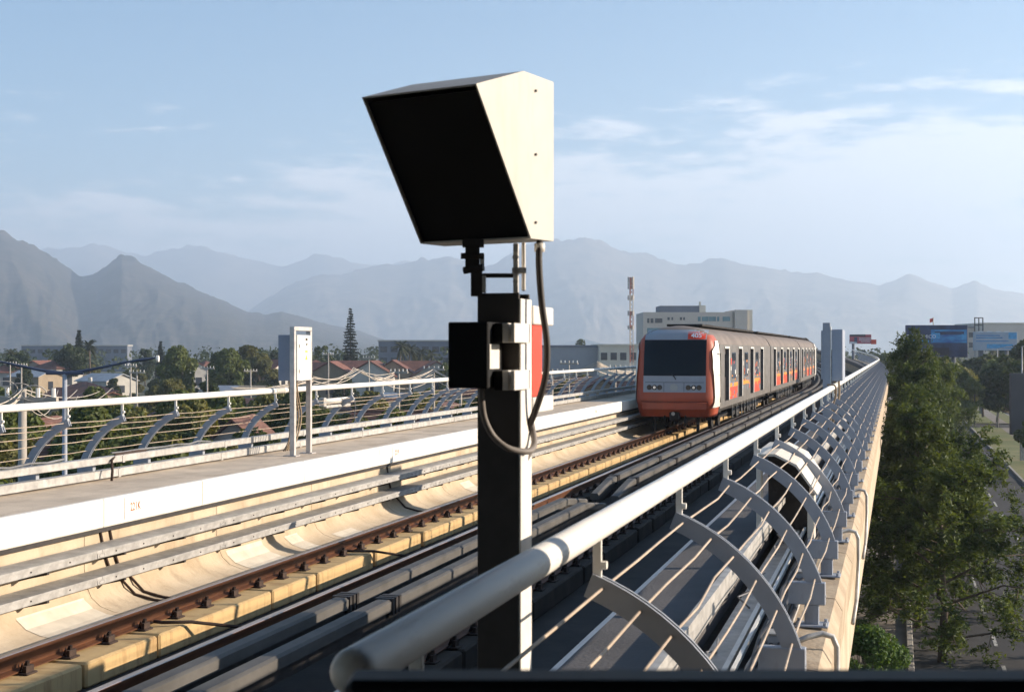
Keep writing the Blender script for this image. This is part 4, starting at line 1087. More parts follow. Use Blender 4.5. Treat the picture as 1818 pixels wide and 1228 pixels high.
# the big street trees by the viaduct: limbs, branches and drooping leafy twigs
def spray_tree(seed, h, spread, lm, leaf, limbs=22, subs=8, twigs=5, per=40):
    rg = np.random.default_rng(seed); m_ = MB(); P = []; Q = []
    m_.tube([(0, 0, 0), (0.1, 0.05, h * 0.3), (0.0, 0.1, h * 0.6), (0.05, 0.0, h * 0.93)], [0.16, 0.12, 0.08, 0.02], 8)
    for i in range(limbs):
        t = (i + rg.uniform(0, 0.8)) / limbs; z0 = h * (0.10 + 0.80 * t); a = i * 2.4 + rg.uniform(-0.5, 0.5)
        L = spread * (1.05 - 0.62 * t ** 1.3) * rg.uniform(0.6, 1.3); el = rg.uniform(-0.05, 0.65) + 0.6 * t
        d = np.array([math.cos(a) * math.cos(el), math.sin(a) * math.cos(el), math.sin(el)])
        b0 = np.array([0.03, 0.06, z0]); b1 = b0 + d * L * 0.55; b2_ = b0 + d * L + np.array([0, 0, -0.22 * L])
        m_.tube([b0, b1, b2_], [0.055, 0.035, 0.012], 5)
        for s_ in range(subs):
            f_ = 0.22 + 0.78 * (s_ + rg.uniform(0, 0.7)) / subs; c0 = b0 * (1 - f_) ** 2 + 2 * b1 * f_ * (1 - f_) + b2_ * f_ ** 2
            e = d * 0.6 + rg.normal(size=3) * 0.75; e[2] += 0.15; e /= np.linalg.norm(e); M_ = L * rg.uniform(0.22, 0.46)
            c1 = c0 + e * M_; m_.tube([c0, c1], [0.018, 0.006], 4)
            for w in range(twigs):
                g = rg.uniform(0.3, 1.0); q0 = c0 + (c1 - c0) * g; tv = e * 0.5 + rg.normal(size=3) * 0.6; tv /= np.linalg.norm(tv)
                tl2 = rg.uniform(0.35, 0.85); n = int(per * rg.uniform(0.6, 1.3)); s2 = rg.uniform(0, 1, size=(n, 1))
                pts = q0 + tv * tl2 * s2 + np.array([0, 0, -0.38 * tl2]) * s2 ** 2 + rg.normal(size=(n, 3)) * 0.075
                P.append(pts); nn = rg.normal(size=(n, 3)) * 0.6 + np.array([0, 0, 0.7]) + e * 0.25; Q.append(nn / np.linalg.norm(nn, axis=1, keepdims=True))
    return leaf_mesh('crown', np.vstack(P), np.vstack(Q), leaf, lm, rg, 0.42), m_.mesh('trunk', M_bark, True)
NEAR = [spray_tree(31, 8.0, 3.0, L_street, 0.17), spray_tree(32, 8.6, 2.6, L_street, 0.17), spray_tree(33, 7.6, 3.7, L_street, 0.17)]
street = [  # x, y, scale, vertical scale, rot, variant, label
 (1.4, 46.5, 0.95, 0.78, 0.3, 2, 'leafy street tree hanging low over the road lane, first beyond the shrub'),
 (0.75, 52.0, 0.88, 0.92, 2.1, 1, 'leafy street tree pressed against the outer face of the viaduct'),
 (1.7, 58.5, 0.95, 0.90, 4.0, 2, 'broad street tree leaning towards the lane markings, third in its row'),
 (0.9, 66.0, 0.95, 1.00, 1.2, 0, 'street tree level with the cage ribs, fourth in its row'),
 (0.9, 77.0, 0.95, 1.06, 5.6, 1, 'tall street tree level with the viaduct handrail'),
 (0.8, 90.0, 0.90, 1.32, 5.0, 0, 'tallest street tree, its pointed top above the far end of the cage'),
 (2.2, 104.0, 1.0, 1.08, 3.1, 1, 'street tree in front of the blue billboard'),
 (3.4, 120.0, 1.0, 1.10, 0.9, 0, 'loose street tree under the billboard legs'),
]
for x, y, s, sz, rz, v, lab in street:
    plant('street_tree', *NEAR[v], (x, y, GZ), lab, 'tree', 'street trees beside the viaduct', s, sz, rz)
SHR = broadleaf(41, 2.4, 1.3, leaf_mat('leaf_fresh', (0.05, 0.10, 0.022), (0.10, 0.17, 0.04), 0.05), 0.12, 2600, 0.12, 26, 0.05)
plant('shrub', *SHR, (-0.6, 38.6, GZ), 'bright green shrub at the foot of the viaduct', 'shrub', None, 1.0)
plant('shrub', *SHR, (-0.9, 41.6, GZ), 'small green shrub half hidden behind the bright shrub', 'shrub', None, 0.75, None, 2.0)
# median and far side of the avenue
tr_ = random.Random(21)
kinds = {'dark': 'dark leafy', 'mid': 'green', 'olive': 'olive green', 'airy': 'thin airy'}
import itertools
_ct = itertools.count()
def nk(): return next(_ct)
for (px, d, kd, s, sz) in ((1640, 175, 'mid', 0.9, 1.1), (1665, 190, 'olive', 1.0, 1.1), (1690, 165, 'mid', 0.95, 1.05), (1712, 200, 'olive', 0.9, 1.0), (1745, 205, 'dark', 1.1, 1.05), (1770, 190, 'mid', 1.05, 1.0),
                           (1795, 165, 'dark', 1.1, 1.05), (1822, 180, 'dark', 1.2, 1.15), (1850, 150, 'mid', 1.0, 1.0), (1760, 240, 'dark', 1.1, 1.0), (1800, 230, 'dark', 1.2, 1.1), (1600, 240, 'mid', 1.0, 1.0), (1570, 300, 'mid', 1.1, 1.0), (1535, 330, 'olive', 1.0, 1.0), (1730, 260, 'dark', 1.0, 1.0), (1690, 280, 'mid', 1.0, 1.0), (1655, 300, 'dark', 1.0, 1.0)):
    v = FAR[kd][nk() % len(FAR[kd])]
    plant('avenue_tree', *v, ground_at(px, d), kinds[kd] + ' tree lining the avenue beyond the traffic lights', 'tree', kinds[kd] + ' trees along the avenue', s, s * sz, tr_.uniform(0, 6))
for (x, y, s) in ((10.9, 112, 0.55), (11.6, 128, 0.5)):
    plant('median_tree', *FAR['mid'][0], (x, y, GZ + 0.12), 'small young tree on the grass median', 'tree', 'young trees on the median', s, None, tr_.uniform(0, 6))
# trees behind the train
for (px, d, kd, s, sz) in ((1352, 250, 'mid', 0.95, 1.45), (1385, 255, 'mid', 0.9, 1.5), (1420, 262, 'olive', 0.9, 1.25), (1445, 270, 'mid', 0.8, 1.2), (1368, 262, 'dark', 0.8, 1.25)):
    v = FAR[kd][nk() % 2]
    plant('tree', *v, ground_at(px, d), kinds[kd] + ' tree rising behind the roof of the train', 'tree', kinds[kd] + ' trees behind the train', s, s * sz, tr_.uniform(0, 6))
# ================================================================== the town on the left
M_tile = mat('terracotta_tile', (0.17, 0.072, 0.05), 0.85, var=0.3, scale=1.2, rnd=0.25, dirt=0.6, dirt_col=(0.07, 0.05, 0.04), dirt_scale=(0.8, 0.8, 0.8))
M_tile2 = mat('brown_tile', (0.15, 0.075, 0.055), 0.9, var=0.3, scale=1.5)
M_zinc = mat('zinc_sheet', (0.30, 0.32, 0.35), 0.6, var=0.15, scale=0.8)
M_wallw = mat('wall_white', (0.42, 0.40, 0.36), 0.85, var=0.1, scale=0.5, rnd=0.15)
M_wallo = mat('wall_ochre', (0.30, 0.235, 0.16), 0.85, var=0.12, scale=0.5, rnd=0.15)
M_wallb = mat('wall_brick', (0.28, 0.12, 0.08), 0.9, var=0.2, scale=1.2)
M_win = mat('window_dark', (0.03, 0.035, 0.045), 0.2)
def house(loc, w, L, hwall, hroof, roof, wall, rz, label, group, hip=False, rows=0, chimney=False):
    root = empty('house', loc, rz, label, 'house', group)
    wl2 = MB().prism([(-w / 2, 0), (w / 2, 0), (w / 2, hwall), (0, hwall + hroof * (0.02 if hip else 0.97)), (-w / 2, hwall)], -L / 2, L / 2).build('wall', wall, root)
    e = 0.45; th = 0.14
    if hip:
        q = min(L / 2, w / 2) * 0.95
        v = [(-w / 2 - e, -L / 2 - e, hwall - 0.1), (w / 2 + e, -L / 2 - e, hwall - 0.1), (w / 2 + e, L / 2 + e, hwall - 0.1), (-w / 2 - e, L / 2 + e, hwall - 0.1), (0, -L / 2 + q, hwall + hroof), (0, L / 2 - q, hwall + hroof)]
        rf = MB().add(v, [(0, 1, 4), (1, 2, 5, 4), (2, 3, 5), (3, 0, 4, 5), (3, 2, 1, 0)]).build('roof', roof, root)
    else:
        sl = hroof / (w / 2)
        pf = [(-w / 2 - e, hwall - e * sl + 0.03), (0, hwall + hroof + 0.03), (w / 2 + e, hwall - e * sl + 0.03), (w / 2 + e, hwall - e * sl + 0.03 + th), (0, hwall + hroof + 0.03 + th), (-w / 2 - e, hwall - e * sl + 0.03 + th)]
        rf = MB().prism(pf, -L / 2 - e, L / 2 + e).build('roof', roof, root)
        for i in range(rows):                       # courses of tiles on the roofs seen close
            for sx in (-1, 1):
                t = (i + 0.5) / rows; x = sx * (w / 2 + e) * t; z = hwall + hroof + 0.03 + th - (hroof) * t * (1 + 2 * e / w)
                MB().tube([(x, -L / 2 - e, z + 0.02), (x, L / 2 + e, z + 0.02)], 0.075, 5).build('tile_course', roof, rf)
    if chimney: MB().box(w * 0.2 - 0.2, w * 0.2 + 0.2, -0.3, 0.3, hwall + hroof * 0.3, hwall + hroof + 0.7).build('chimney', wall, rf)
    for sx in (-1, 1):
        for yy in (-L * 0.27, L * 0.27):
            x0, x1 = sorted((sx * (w / 2 + 0.002), sx * (w / 2 + 0.05)))
            MB().box(x0, x1, yy - 0.6, yy + 0.6, hwall * 0.35, hwall * 0.72).build('window', M_win, root)
    for sy in (-1, 1):
        y0, y1 = sorted((sy * (L / 2 + 0.002), sy * (L / 2 + 0.05)))
        MB().box(-0.7, 0.7, y0, y1, hwall * 0.35, hwall * 0.75).build('window', M_win, root)
    return root
# single houses one can pick out
def hz_(px, d): return ground_at(px, d)
house(hz_(150, 235), 6.5, 7.5, 3.0, 1.5, M_tile, M_wallw, R(78), 'low white house with red hipped roof and a chimney behind the lamp post', None, True, 0, True)
house(hz_(64, 300), 7, 8, 4.2, 1.2, M_zinc, M_wallo, R(80), 'ochre house with plain grey sheet roof at the foot of the palms', None)
house(hz_(190, 285), 7.5, 9, 3.6, 1.3, M_zinc, M_wallw, R(70), 'white house with blue grey sheet roof between the leafy trees', None)
house(hz_(110, 330), 8, 14, 3.0, 1.0, M_wallo, M_wallo, R(85), 'long low ochre shed beside the grey roofed house', None)
house(hz_(140, 82), 6.5, 8, 3.0, 1.4, M_tile2, M_wallb, R(100), 'brick house with brown tiled roof seen through the railing', None, False, 9)
house(hz_(60, 95), 8, 9, 3.1, 1.9, M_tile2, M_wallb, R(15), 'brick house with worn red brown roof behind the tangle of wires', None, False, 8)
house(hz_(785, 92), 9.5, 11, 3.2, 2.5, M_tile2, M_wallo, R(97), 'house with wide brown tiled roof seen through the ribs of the railing', None, False, 12)
house(hz_(432, 88), 4.2, 6, 3.6, 1.9, M_tile2, M_wallw, R(14), 'small pale gabled house standing among the near trees', None)
house(hz_(398, 270), 3.4, 5, 4.4, 1.8, M_tile2, M_wallw, R(12), 'narrow white gable standing up between trees', None)
house(hz_(478, 215), 8, 9, 3.2, 1.0, M_wallo, M_wallw, R(85), 'flat ochre topped white house behind the switch cabinet', None)
house(hz_(708, 190), 7.5, 8, 2.6, 1.3, M_zinc, M_wallw, R(80), 'grey roofed house in front of the terracotta row', None)
house(hz_(1000, 170), 8, 10, 4.2, 2.2, M_tile, M_wallb, R(75), 'brick house with terracotta roof beneath the grey warehouse', None)
house(hz_(1055, 150), 8, 11, 4.4, 2.4, M_tile, M_wallo, R(20), 'ochre house with steep terracotta gable beside the train', None)
house(hz_(1100, 165), 7, 10, 4.0, 2.0, M_tile2, M_wallb, R(80), 'brown roofed house hidden behind wires at the train nose', None)
house(hz_(880, 180), 8, 10, 4.2, 2.0, M_tile, M_wallw, R(85), 'white house with terracotta roof behind the monitor post', None)
# terracotta row
hr_ = random.Random(3)
for i in range(8):
    house(hz_(592 + 36 * i, 262 + hr_.uniform(-8, 8)), 8.5, 7.5, 5.2, 2.3 + hr_.uniform(-.2, .3), M_tile, M_wallw if i % 3 else M_wallo, R(15 + hr_.uniform(-12, 12) + (90 if i % 3 == 1 else 0)), 'two storey terrace house with terracotta roof in the long row', 'terracotta row houses')
for i, (px, d) in enumerate(((15, 330), (75, 340), (100, 318), (345, 330), (365, 345), (475, 300), (490, 320), (565, 290), (560, 310))):
    house(hz_(px, d), 8, 8, 4.6 + (i % 3) * 0.5, 2.0, M_tile, M_wallw, R(hr_.uniform(0, 90)), 'red roofed house half sunk among the distant trees', 'red roofs among the trees', i % 2 == 0)
RN = {M_tile2.name: 'brown tiled', M_zinc.name: 'grey sheet', M_tile.name: 'terracotta'}
for i in range(9):
    px = hr_.uniform(-60, 860); d = hr_.uniform(120, 225); rm = hr_.choice((M_tile2, M_zinc, M_tile))
    house(hz_(px, d), hr_.uniform(6, 8), hr_.uniform(7, 10), 2.8, 1.3, rm, hr_.choice((M_wallw, M_wallo)), R(hr_.uniform(0, 90)), f'one storey house with {RN[rm.name]} roof mostly hidden by garden trees', f'garden houses with {RN[rm.name]} roofs', False)

# larger buildings
def block(name, px0, px1, d, ytop, depth, wall, roof_m, label, n_win=0, win_rows=1, win_m=None, cat='building', band=True, rz=None):
    a, b2 = ground_at(px0, d), ground_at(px1, d); w = (b2 - a).length; c = (a + b2) / 2
    h = CAMZ - (ytop - 621) / F * d - GZ
    root = empty(name, c, PSI if rz is None else rz, label, cat)
    MB().box(-w / 2, w / 2, 0, depth, 0, h).build('wall', wall, root)
    if band: MB().box(-w / 2 - 0.3, w / 2 + 0.3, -0.3, depth + 0.3, h + 0.01, h + 0.45).build('roof', roof_m, root)
    for r_ in range(win_rows):
        for i in range(n_win):
            x = -w / 2 + (i + 0.5) * w / n_win; ww = w / n_win * 0.33; z = h - 3.2 - 3.4 * r_
            MB().box(x - ww, x + ww, -0.08, -0.002, z, z + 1.7).build('window', win_m or M_win, root)
    return root, w, h
M_bluegrey = mat('wall_bluegrey', (0.13, 0.145, 0.18), 0.8, var=0.15, scale=0.2)
M_beige = mat('wall_beige', (0.52, 0.455, 0.385), 0.85, var=0.06, scale=0.15)
M_beigel = mat('wall_pale_beige', (0.60, 0.55, 0.45), 0.85, var=0.05, scale=0.15)
M_teal = mat('teal_glass', (0.06, 0.17, 0.20), 0.15, var=0.25, scale=0.6)
M_hall = mat('hall_sheet', (0.26, 0.275, 0.30), 0.7, var=0.1, scale=0.1)
block('warehouse', 38, 226, 640, 614, 8, M_bluegrey, M_wallw, 'very long low warehouse with a thin white roof line', 14, 1)
block('factory_building', 672, 838, 430, 606, 25, M_bluegrey, M_wallw, 'blue grey factory block with white roof edge behind the terracotta row', 9, 2)
block('warehouse', 962, 1064, 330, 616, 30, M_hall, M_bluegrey, 'grey sheet metal warehouse to the side of the train', 0)
block('warehouse', 1064, 1132, 325, 614, 30, M_beigel, M_beigel, 'cream walled warehouse next to the antenna mast', 4, 1)
bl, bw, bh = block('office_building', 1142, 1300, 390, 554, 22, M_beige, M_beige, 'beige office block with teal windows rising behind the train', 0, 0, None, 'building', False)
u = bw / 158.0
def on_face(name, xa, xb, za, zb, m, dd=0.1):
    MB().box(-bw / 2 + (xa - 1142) * u, -bw / 2 + (xb - 1142) * u, -dd, -0.002, bh - (zb - 554) * u, bh - (za - 554) * u).build(name, m, bl)
for (xa, xb) in ((1149, 1153), (1155, 1160), (1163, 1176)): on_face('window', xa, xb, 565, 573, M_win)
for (xa, xb) in ((1185, 1189), (1192, 1195), (1207, 1211), (1213, 1216)): on_face('window', xa, xb, 563, 568, M_win)
for (xa, xb) in ((1239, 1244), (1246, 1258), (1258.5, 1271), (1273, 1277), (1283, 1296)): on_face('window', xa, xb, 562, 570, M_teal)
for r_ in range(1, 5):
    for (xa, xb) in ((1149, 1176), (1190, 1216), (1239, 1271), (1283, 1296)): on_face('window', xa, xb, 564 + 18 * r_, 573 + 18 * r_, M_teal if r_ % 2 else M_win)
MB().box(-bw / 2 + 32 * u, -bw / 2 + 102 * u, 3, 15, bh + 0.005, bh + 12 * u).build('plant_room', M_bluegrey, bl)
MB().box(-bw / 2 + 102.1 * u, -bw / 2 + 113 * u, 2.5, 14, bh + 0.005, bh + 12.6 * u).build('plant_room', M_beigel, bl)
MB().box(-bw / 2 + 102.1 * u, -bw / 2 + 105 * u, 3, 4, bh + 12.7 * u, bh + 19 * u).build('flue', M_beigel, bl)
MB().box(bw / 2 + 0.01, bw / 2 + 4 * u, 1, 20, 0, bh + 1 * u).build('stair_wall', M_beigel, bl)
MB().box(bw / 2 + 4.1 * u, bw / 2 + 26 * u, -1, 18, 0, bh + 4 * u).build('stair_tower', M_beige, bl)
MB().box(bw / 2 + 26.05 * u, bw / 2 + 36 * u, 0, 16, 0, bh + 4.2 * u).build('stair_tower', M_beigel, bl)
MB().box(bw / 2 + 36.06 * u, bw / 2 + 36.8 * u, 4, 10, bh - 14 * u, bh - 4 * u).build('window', M_win, bl)
block('office_building', 1747, 1960, 470, 575, 30, M_beige, M_beigel, 'long brown beige building with flat roof behind the pale billboard', 0)
block('office_building', 1660, 1746, 480, 582, 30, M_beige, M_bluegrey, 'beige building showing above the blue billboard', 6, 2)
# antenna mast
ms = empty('antenna_mast', ground_at(1120.5, 300), 0, 'red and white lattice antenna mast left of the train', 'mast')
H_ = CAMZ - (492 - 621) / F * 300 - GZ
M_mastr = mat('mast_red', (0.24, 0.08, 0.055), 0.7); M_mastw = mat('mast_white', (0.42, 0.38, 0.34), 0.7)
seg = 7
for i in range(seg):
    z0, z1 = H_ * i / seg, H_ * (i + 1) / seg; m_ = MB()
    for a in range(3):
        ax, ay = 0.45 * math.cos(a * 2.094), 0.45 * math.sin(a * 2.094); bx_, by_ = 0.45 * math.cos((a + 1) * 2.094), 0.45 * math.sin((a + 1) * 2.094)
        m_.tube([(ax, ay, z0), (ax, ay, z1)], 0.075, 5)
        for j in range(4):
            m_.tube([(ax, ay, z0 + (z1 - z0) * j / 4), (bx_, by_, z0 + (z1 - z0) * (j + 1) / 4)], 0.05, 4)
    m_.build('mast_section', M_mastr if i % 2 == 0 else M_mastw, ms)
for (z, w_) in ((H_ - 0.5, 0.9), (H_ - 1.8, 0.9), (H_ * 0.83, 0.7), (H_ * 0.7, 0.75), (H_ * 0.58, 0.6)):
    for a in range(3):
        MB().box(-0.15, 0.15, 0.5, 0.72, z - 0.8 * w_, z + 0.6 * w_).build('antenna', M_mastw, ms, rz=a * 2.094)
# billboards
def billboard(px0, px1, y0, y1, d, label, m_face, rz=PSI, legs=2):
    a, b2 = at(px0, y1, d), at(px1, y1, d); w = (b2 - a).length; h = (y1 - y0) / F * d
    root = empty('billboard', (a.x / 2 + b2.x / 2, a.y / 2 + b2.y / 2, GZ), rz, label, 'billboard')
    zb = a.z - GZ
    pn = MB().cbox(-w / 2, w / 2, 0, 0.5, zb, zb + h, 0.03).build('panel', m_face, root)
    for i in range(legs):
        x = -w * 0.3 + w * 0.6 * i / max(1, legs - 1)
        MB().tube([(x, 0.8, 0), (x, 0.8, zb + h * 0.7)], 0.28, 10).build('leg', M_bluegrey, root)
    def rect(xa, xb, za, zb2, m, nm='print', dd=0.0):
        return MB().box(-w / 2 + w * xa, -w / 2 + w * xb, -0.012 - dd, -0.002, zb + h * za, zb + h * zb2).build(nm, m, pn)
    return pn, rect, w, h, zb
M_bnavy = mat('print_navy', (0.012, 0.016, 0.045), 0.5, col2=(0.03, 0.055, 0.14), scale=0.5)
M_bblue = mat('print_blue', (0.02, 0.09, 0.30), 0.5, col2=(0.05, 0.30, 0.55), scale=0.45, stretch=(1, 1, 3))
M_bsky = mat('print_sky', (0.06, 0.30, 0.55), 0.5, var=0.2)
M_bpale = mat('print_pale', (0.34, 0.40, 0.46), 0.5, col2=(0.26, 0.33, 0.42), scale=0.6)
M_bwhite = mat('print_white', (0.60, 0.62, 0.66), 0.5, var=0.05)
M_bpink = mat('print_pink', (0.36, 0.06, 0.085), 0.5, var=0.25, scale=0.6)
M_bblack = mat('print_black', (0.015, 0.012, 0.025), 0.5)
pn, rect, w, h, zb = billboard(1609, 1718, 577, 634, 190, 'dark blue billboard with a glowing blue picture and slanted lettering', M_bnavy)
rect(0.40, 0.985, 0.45, 0.86, M_bblue); rect(0.46, 0.94, 0.70, 0.80, M_bnavy, 'print', 0.004); rect(0.41, 0.55, 0.58, 0.76, M_bsky, 'print', 0.006); rect(0.90, 0.98, 0.55, 0.72, M_bsky, 'print', 0.006)
rect(0.06, 0.37, 0.47, 0.53, M_bsky); rect(0.09, 0.34, 0.12, 0.22, M_bwhite); rect(0.42, 0.70, 0.06, 0.30, M_bblack); rect(0.72, 0.98, 0.14, 0.3, M_bnavy)
tm = put('lettering', text_mesh('TEKNOMICO', h * 0.155, M_bwhite, 0.004), pn, (-w / 2 + w * 0.245, -0.02, zb + h * 0.64)); tm.rotation_euler = (R(90), 0, 0)
pn, rect, w, h, zb = billboard(1729, 1806, 589, 622, 215, 'pale blue billboard with a wave and a blue corner square', M_bpale)
rect(0.80, 0.99, 0.62, 0.96, M_bsky); rect(0.30, 0.9, 0.12, 0.34, M_bsky); rect(0.05, 0.6, 0.78, 0.83, M_bblue); rect(0.05, 0.66, 0.66, 0.71, M_bblue); rect(0.05, 0.8, 0.48, 0.52, M_bblue)
for i in range(4): rect(0.1 + 0.2 * i, 0.22 + 0.2 * i, 1.0, 1.04, M_bwhite, 'lamp_arm')
pn, rect, w, h, zb = billboard(1509, 1547, 593.5, 610, 285, 'small pink and black billboard over the bend of the viaduct', M_bpink, PSI, 1)
rect(0.0, 0.72, 0.78, 1.0, M_bblack); rect(0.0, 0.33, 0.0, 0.22, M_bwhite); rect(0.2, 0.34, 0.1, 0.7, M_bnavy); rect(0.42, 0.98, 0.55, 0.62, M_bwhite); rect(0.42, 0.98, 0.38, 0.44, M_bwhite); rect(0.5, 0.95, 0.2, 0.26, M_bwhite)
MB().box(w / 2 + 0.02, w / 2 + 1.0, 0, 0.4, zb - 0.1, zb + h * 0.45).build('side_panel', M_adred, pn)
# empty sign frame on the roof
fr_ = empty('roof_sign_frame', at(1738, 600, 300) * 1.0, PSI, 'empty dark steel sign frame standing up beside the pale billboard', 'frame')
fr_.location.z = GZ
p0 = CAMZ - (590 - 621) / F * 300 - GZ; p1 = CAMZ - (564 - 621) / F * 300 - GZ
for x in (-0.85, 0.0, 0.85): MB().box(x - 0.09, x + 0.09, 0, 0.18, 0, p1).build('upright', M_dark, fr_)
for z in (p0, (p0 + p1) / 2, p1): MB().box(-0.94, 0.94, 0.185, 0.30, z - 0.09, z + 0.09).build('crossbar', M_dark, fr_)
# flag on a pole
fl = empty('flag', at(1657, 577, 200), PSI, 'small red flag on a pole above the blue billboard', 'flag'); fl.location.z = GZ
ft = CAMZ - (563 - 621) / F * 200 - GZ
MB().tube([(0, 0, 0), (0, 0, ft)], 0.07, 6).build('pole', M_galv, fl)
MB().grid([[(-x, 0.08 * math.sin(6 * x), ft - 0.1 - z - 0.25 * x) for x in np.linspace(0.02, 0.5, 6)] for z in (0, 0.55)]).build('cloth', M_red, fl)
# back of a big panel on the median
pb = empty('advert_panel', ground_at(1822, 124, GZ + 0.12), PSI, 'dark back of a tall advert panel on a post on the grass median', 'panel')
MB().cbox(-1.35, 1.6, 0, 0.4, 2.25, 7.6, 0.04).build('panel', mat('panel_back', (0.075, 0.07, 0.075), 0.7, var=0.08, scale=0.4), pb)
MB().box(-0.45, -0.15, 0.05, 0.35, 0, 2.249).build('post', M_galv, pb)
# traffic lights
M_lamp = bpy.data.materials.new('green_lamp'); M_lamp.use_nodes = True
bs = M_lamp.node_tree.nodes['Principled BSDF']; bs.inputs['Emission Color'].default_value = (0.05, 1.0, 0.45, 1); bs.inputs['Emission Strength'].default_value = 2.5; bs.inputs['Base Color'].default_value = (0.02, 0.3, 0.15, 1)
for (px, py, d, lab) in ((1721, 691, 178, 'traffic light with green lamp lit, at the road edge'), (1731.5, 695, 181, 'traffic light with green lamp lit, on the lamp post side of the median')):
    z = CAMZ - (py - 621) / F * d - GZ
    tl_ = empty('traffic_light', ground_at(px, d), PSI, lab, 'traffic light')
    MB().tube([(0, 0.25, 0), (0, 0.25, z + 0.9)], 0.07, 8).build('pole', M_dark, tl_)
    MB().cbox(-0.18, 0.18, -0.02, 0.2, z - 0.2, z + 0.9, 0.02).build('head', M_dark, tl_)
    MB().disc((0, -0.04, z), 0.15, 'y', 14, 0.019).build('green_lamp', M_lamp, tl_)
    for k in (0.35, 0.7): MB().disc((0, -0.04, z + k), 0.12, 'y', 12, 0.019).build('dark_lamp', M_black, tl_)
# avenue lamp posts
for (px, d, h_, lab) in ((1730, 216, 10.2, 'tall grey lamp post on the median beyond the traffic lights'), (1771, 177, 9.9, 'tall grey lamp post on the median before the traffic lights'), (1814.5, 150, 10.1, 'grey lamp post on the median just behind the advert panel'), (1652, 175, 8.0, 'grey lamp post standing in front of the blue billboard leg')):
    lpp = empty('lamp_post', ground_at(px, d), 0, lab, 'lamp post')
    MB().tube([(0, 0, 0), (0, 0, h_)], [0.11, 0.06], 8).build('pole', M_galv, lpp, True)
    MB().tube([(0, 0, h_), (1.2, 0, h_ + 0.25)], 0.05, 6).build('arm', M_galv, lpp)
    MB().cbox(1.0, 1.7, -0.14, 0.14, h_ + 0.16, h_ + 0.3, 0.03).build('lantern', M_galv, lpp)
# double armed street lamp at the left
dl = empty('street_lamp', ground_at(115, 38), PSI, 'street lamp with two long blue arms spread like wings', 'street lamp')
M_armb = mat('arm_blue', (0.06, 0.075, 0.12), 0.5, var=0.1)
zt = CAMZ - (663 - 621) / F * 38 - GZ; k_ = 38 / F
MB().tube([(0, 0, 0), (0, 0, zt)], [0.085, 0.06], 10).build('pole', M_ribs, dl, True)
for sx in (-1, 1):
    pts = smooth_path([(sx * 0, 0, zt + 0.01), (sx * 35 * k_, 0, zt + 5 * k_), (sx * 80 * k_, 0, zt + 14 * k_), (sx * 118 * k_, 0, zt + 22 * k_)])
    MB().tube(pts, [0.05 - 0.025 * i / (len(pts) - 1) for i in range(len(pts))], 8).build('arm', M_armb, dl, True)
    hd = MB()
    rows = []
    for i in range(7):
        t = i / 6; x = sx * (112 + 52 * t) * k_; z = zt + (20.5 + 8 * t) * k_; ww = 0.12 * math.sin(math.pi * (0.12 + 0.8 * t)); hh = 0.045 * math.sin(math.pi * (0.15 + 0.75 * t))
        rows.append([(x, ww * math.cos(a), z + hh * math.sin(a)) for a in np.linspace(0, 2 * math.pi, 11)])
    hd.grid(rows); hd.build('lantern', M_armb, dl, True)
    MB().disc((sx * 163 * k_, 0, zt + 26.5 * k_), 0.09, 'x', 10, sx * 0.06).build('end_cap', M_hand, dl)
MB().cbox(-0.5, 0.5, -0.06, 0.06, zt - 0.03, zt + 0.06, 0.02).build('saddle', M_armb, dl)
# utility poles and wires
M_pole = mat('pole_concrete', (0.38, 0.34, 0.29), 0.9, var=0.15, scale=2)
M_pwire = mat('pale_wire', (0.50, 0.44, 0.37), 0.7, var=0.15)
def upole(px, ytop, d, label, arms=1, r=0.13, group='utility poles in the town'):
    z = CAMZ - (ytop - 621) / F * d - GZ
    root = empty('utility_pole', ground_at(px, d), PSI + rnd.uniform(-0.5, 0.5), label, 'utility pole', group)
    MB().tube([(0, 0, 0), (0, 0, z)], [r * 1.25, r * 0.8], 8).build('pole', M_pole, root, True)
    for i in range(arms):
        MB().box(-0.9, 0.9, -0.06, 0.06, z - 0.35 - 0.8 * i, z - 0.2 - 0.8 * i).build('crossarm', M_pole, root)
        for x in (-0.8, -0.4, 0.4, 0.8): MB().tube([(x, 0, z - 0.2 - 0.8 * i), (x, 0, z + 0.02 - 0.8 * i)], 0.05, 6).build('insulator', M_hand, root)
upole(40, 690, 34, 'pale concrete pole rising behind the left railing with wire loops at its head', 1, 0.12, None)
for px, y, d in ((38, 645, 180), (18, 642, 200), (232, 646, 170), (243, 657, 160), (368, 650, 175), (583, 626, 215), (655, 632, 205), (708, 655, 120), (770, 650, 118), (1010, 640, 130), (515, 640, 180), (818, 652, 110), (445, 655, 190), (1092, 648, 105), (980, 655, 100)):
    upole(px, y, d, 'slim utility pole with crossarm among roofs and garden trees', 1, 0.11)
wr_ = random.Random(17)
def wire(a, b2, sag, r, label, group):
    A, B = Vector(a), Vector(b2)
    pts = [A.lerp(B, t) - Vector((0, 0, sag * 4 * t * (1 - t))) for t in np.linspace(0, 1, 13)]
    o = MB().tube(pts, r, 5).build('overhead_wire', M_pwire, None, True)
    tag(o, label, 'wire', group)
wl_lab, wl_grp = 'sagging pale overhead wire crossing above the town roofs', 'overhead wires above the town'
def wpx(p, q, sag, r=0.018, lab=wl_lab, grp=wl_grp): wire(at(*p), at(*q), sag, r, lab, grp)
J = lambda a: wr_.uniform(-a, a)
for i in range(5):
    e = (628 + 4 * i, 652 + J(6), 80); wpx((556, 678 + J(14), 62), e, 0.25 + J(.15), 0.02)
    wpx(e, (700, 668 + J(8), 90), 0.3 + J(.2), 0.02)
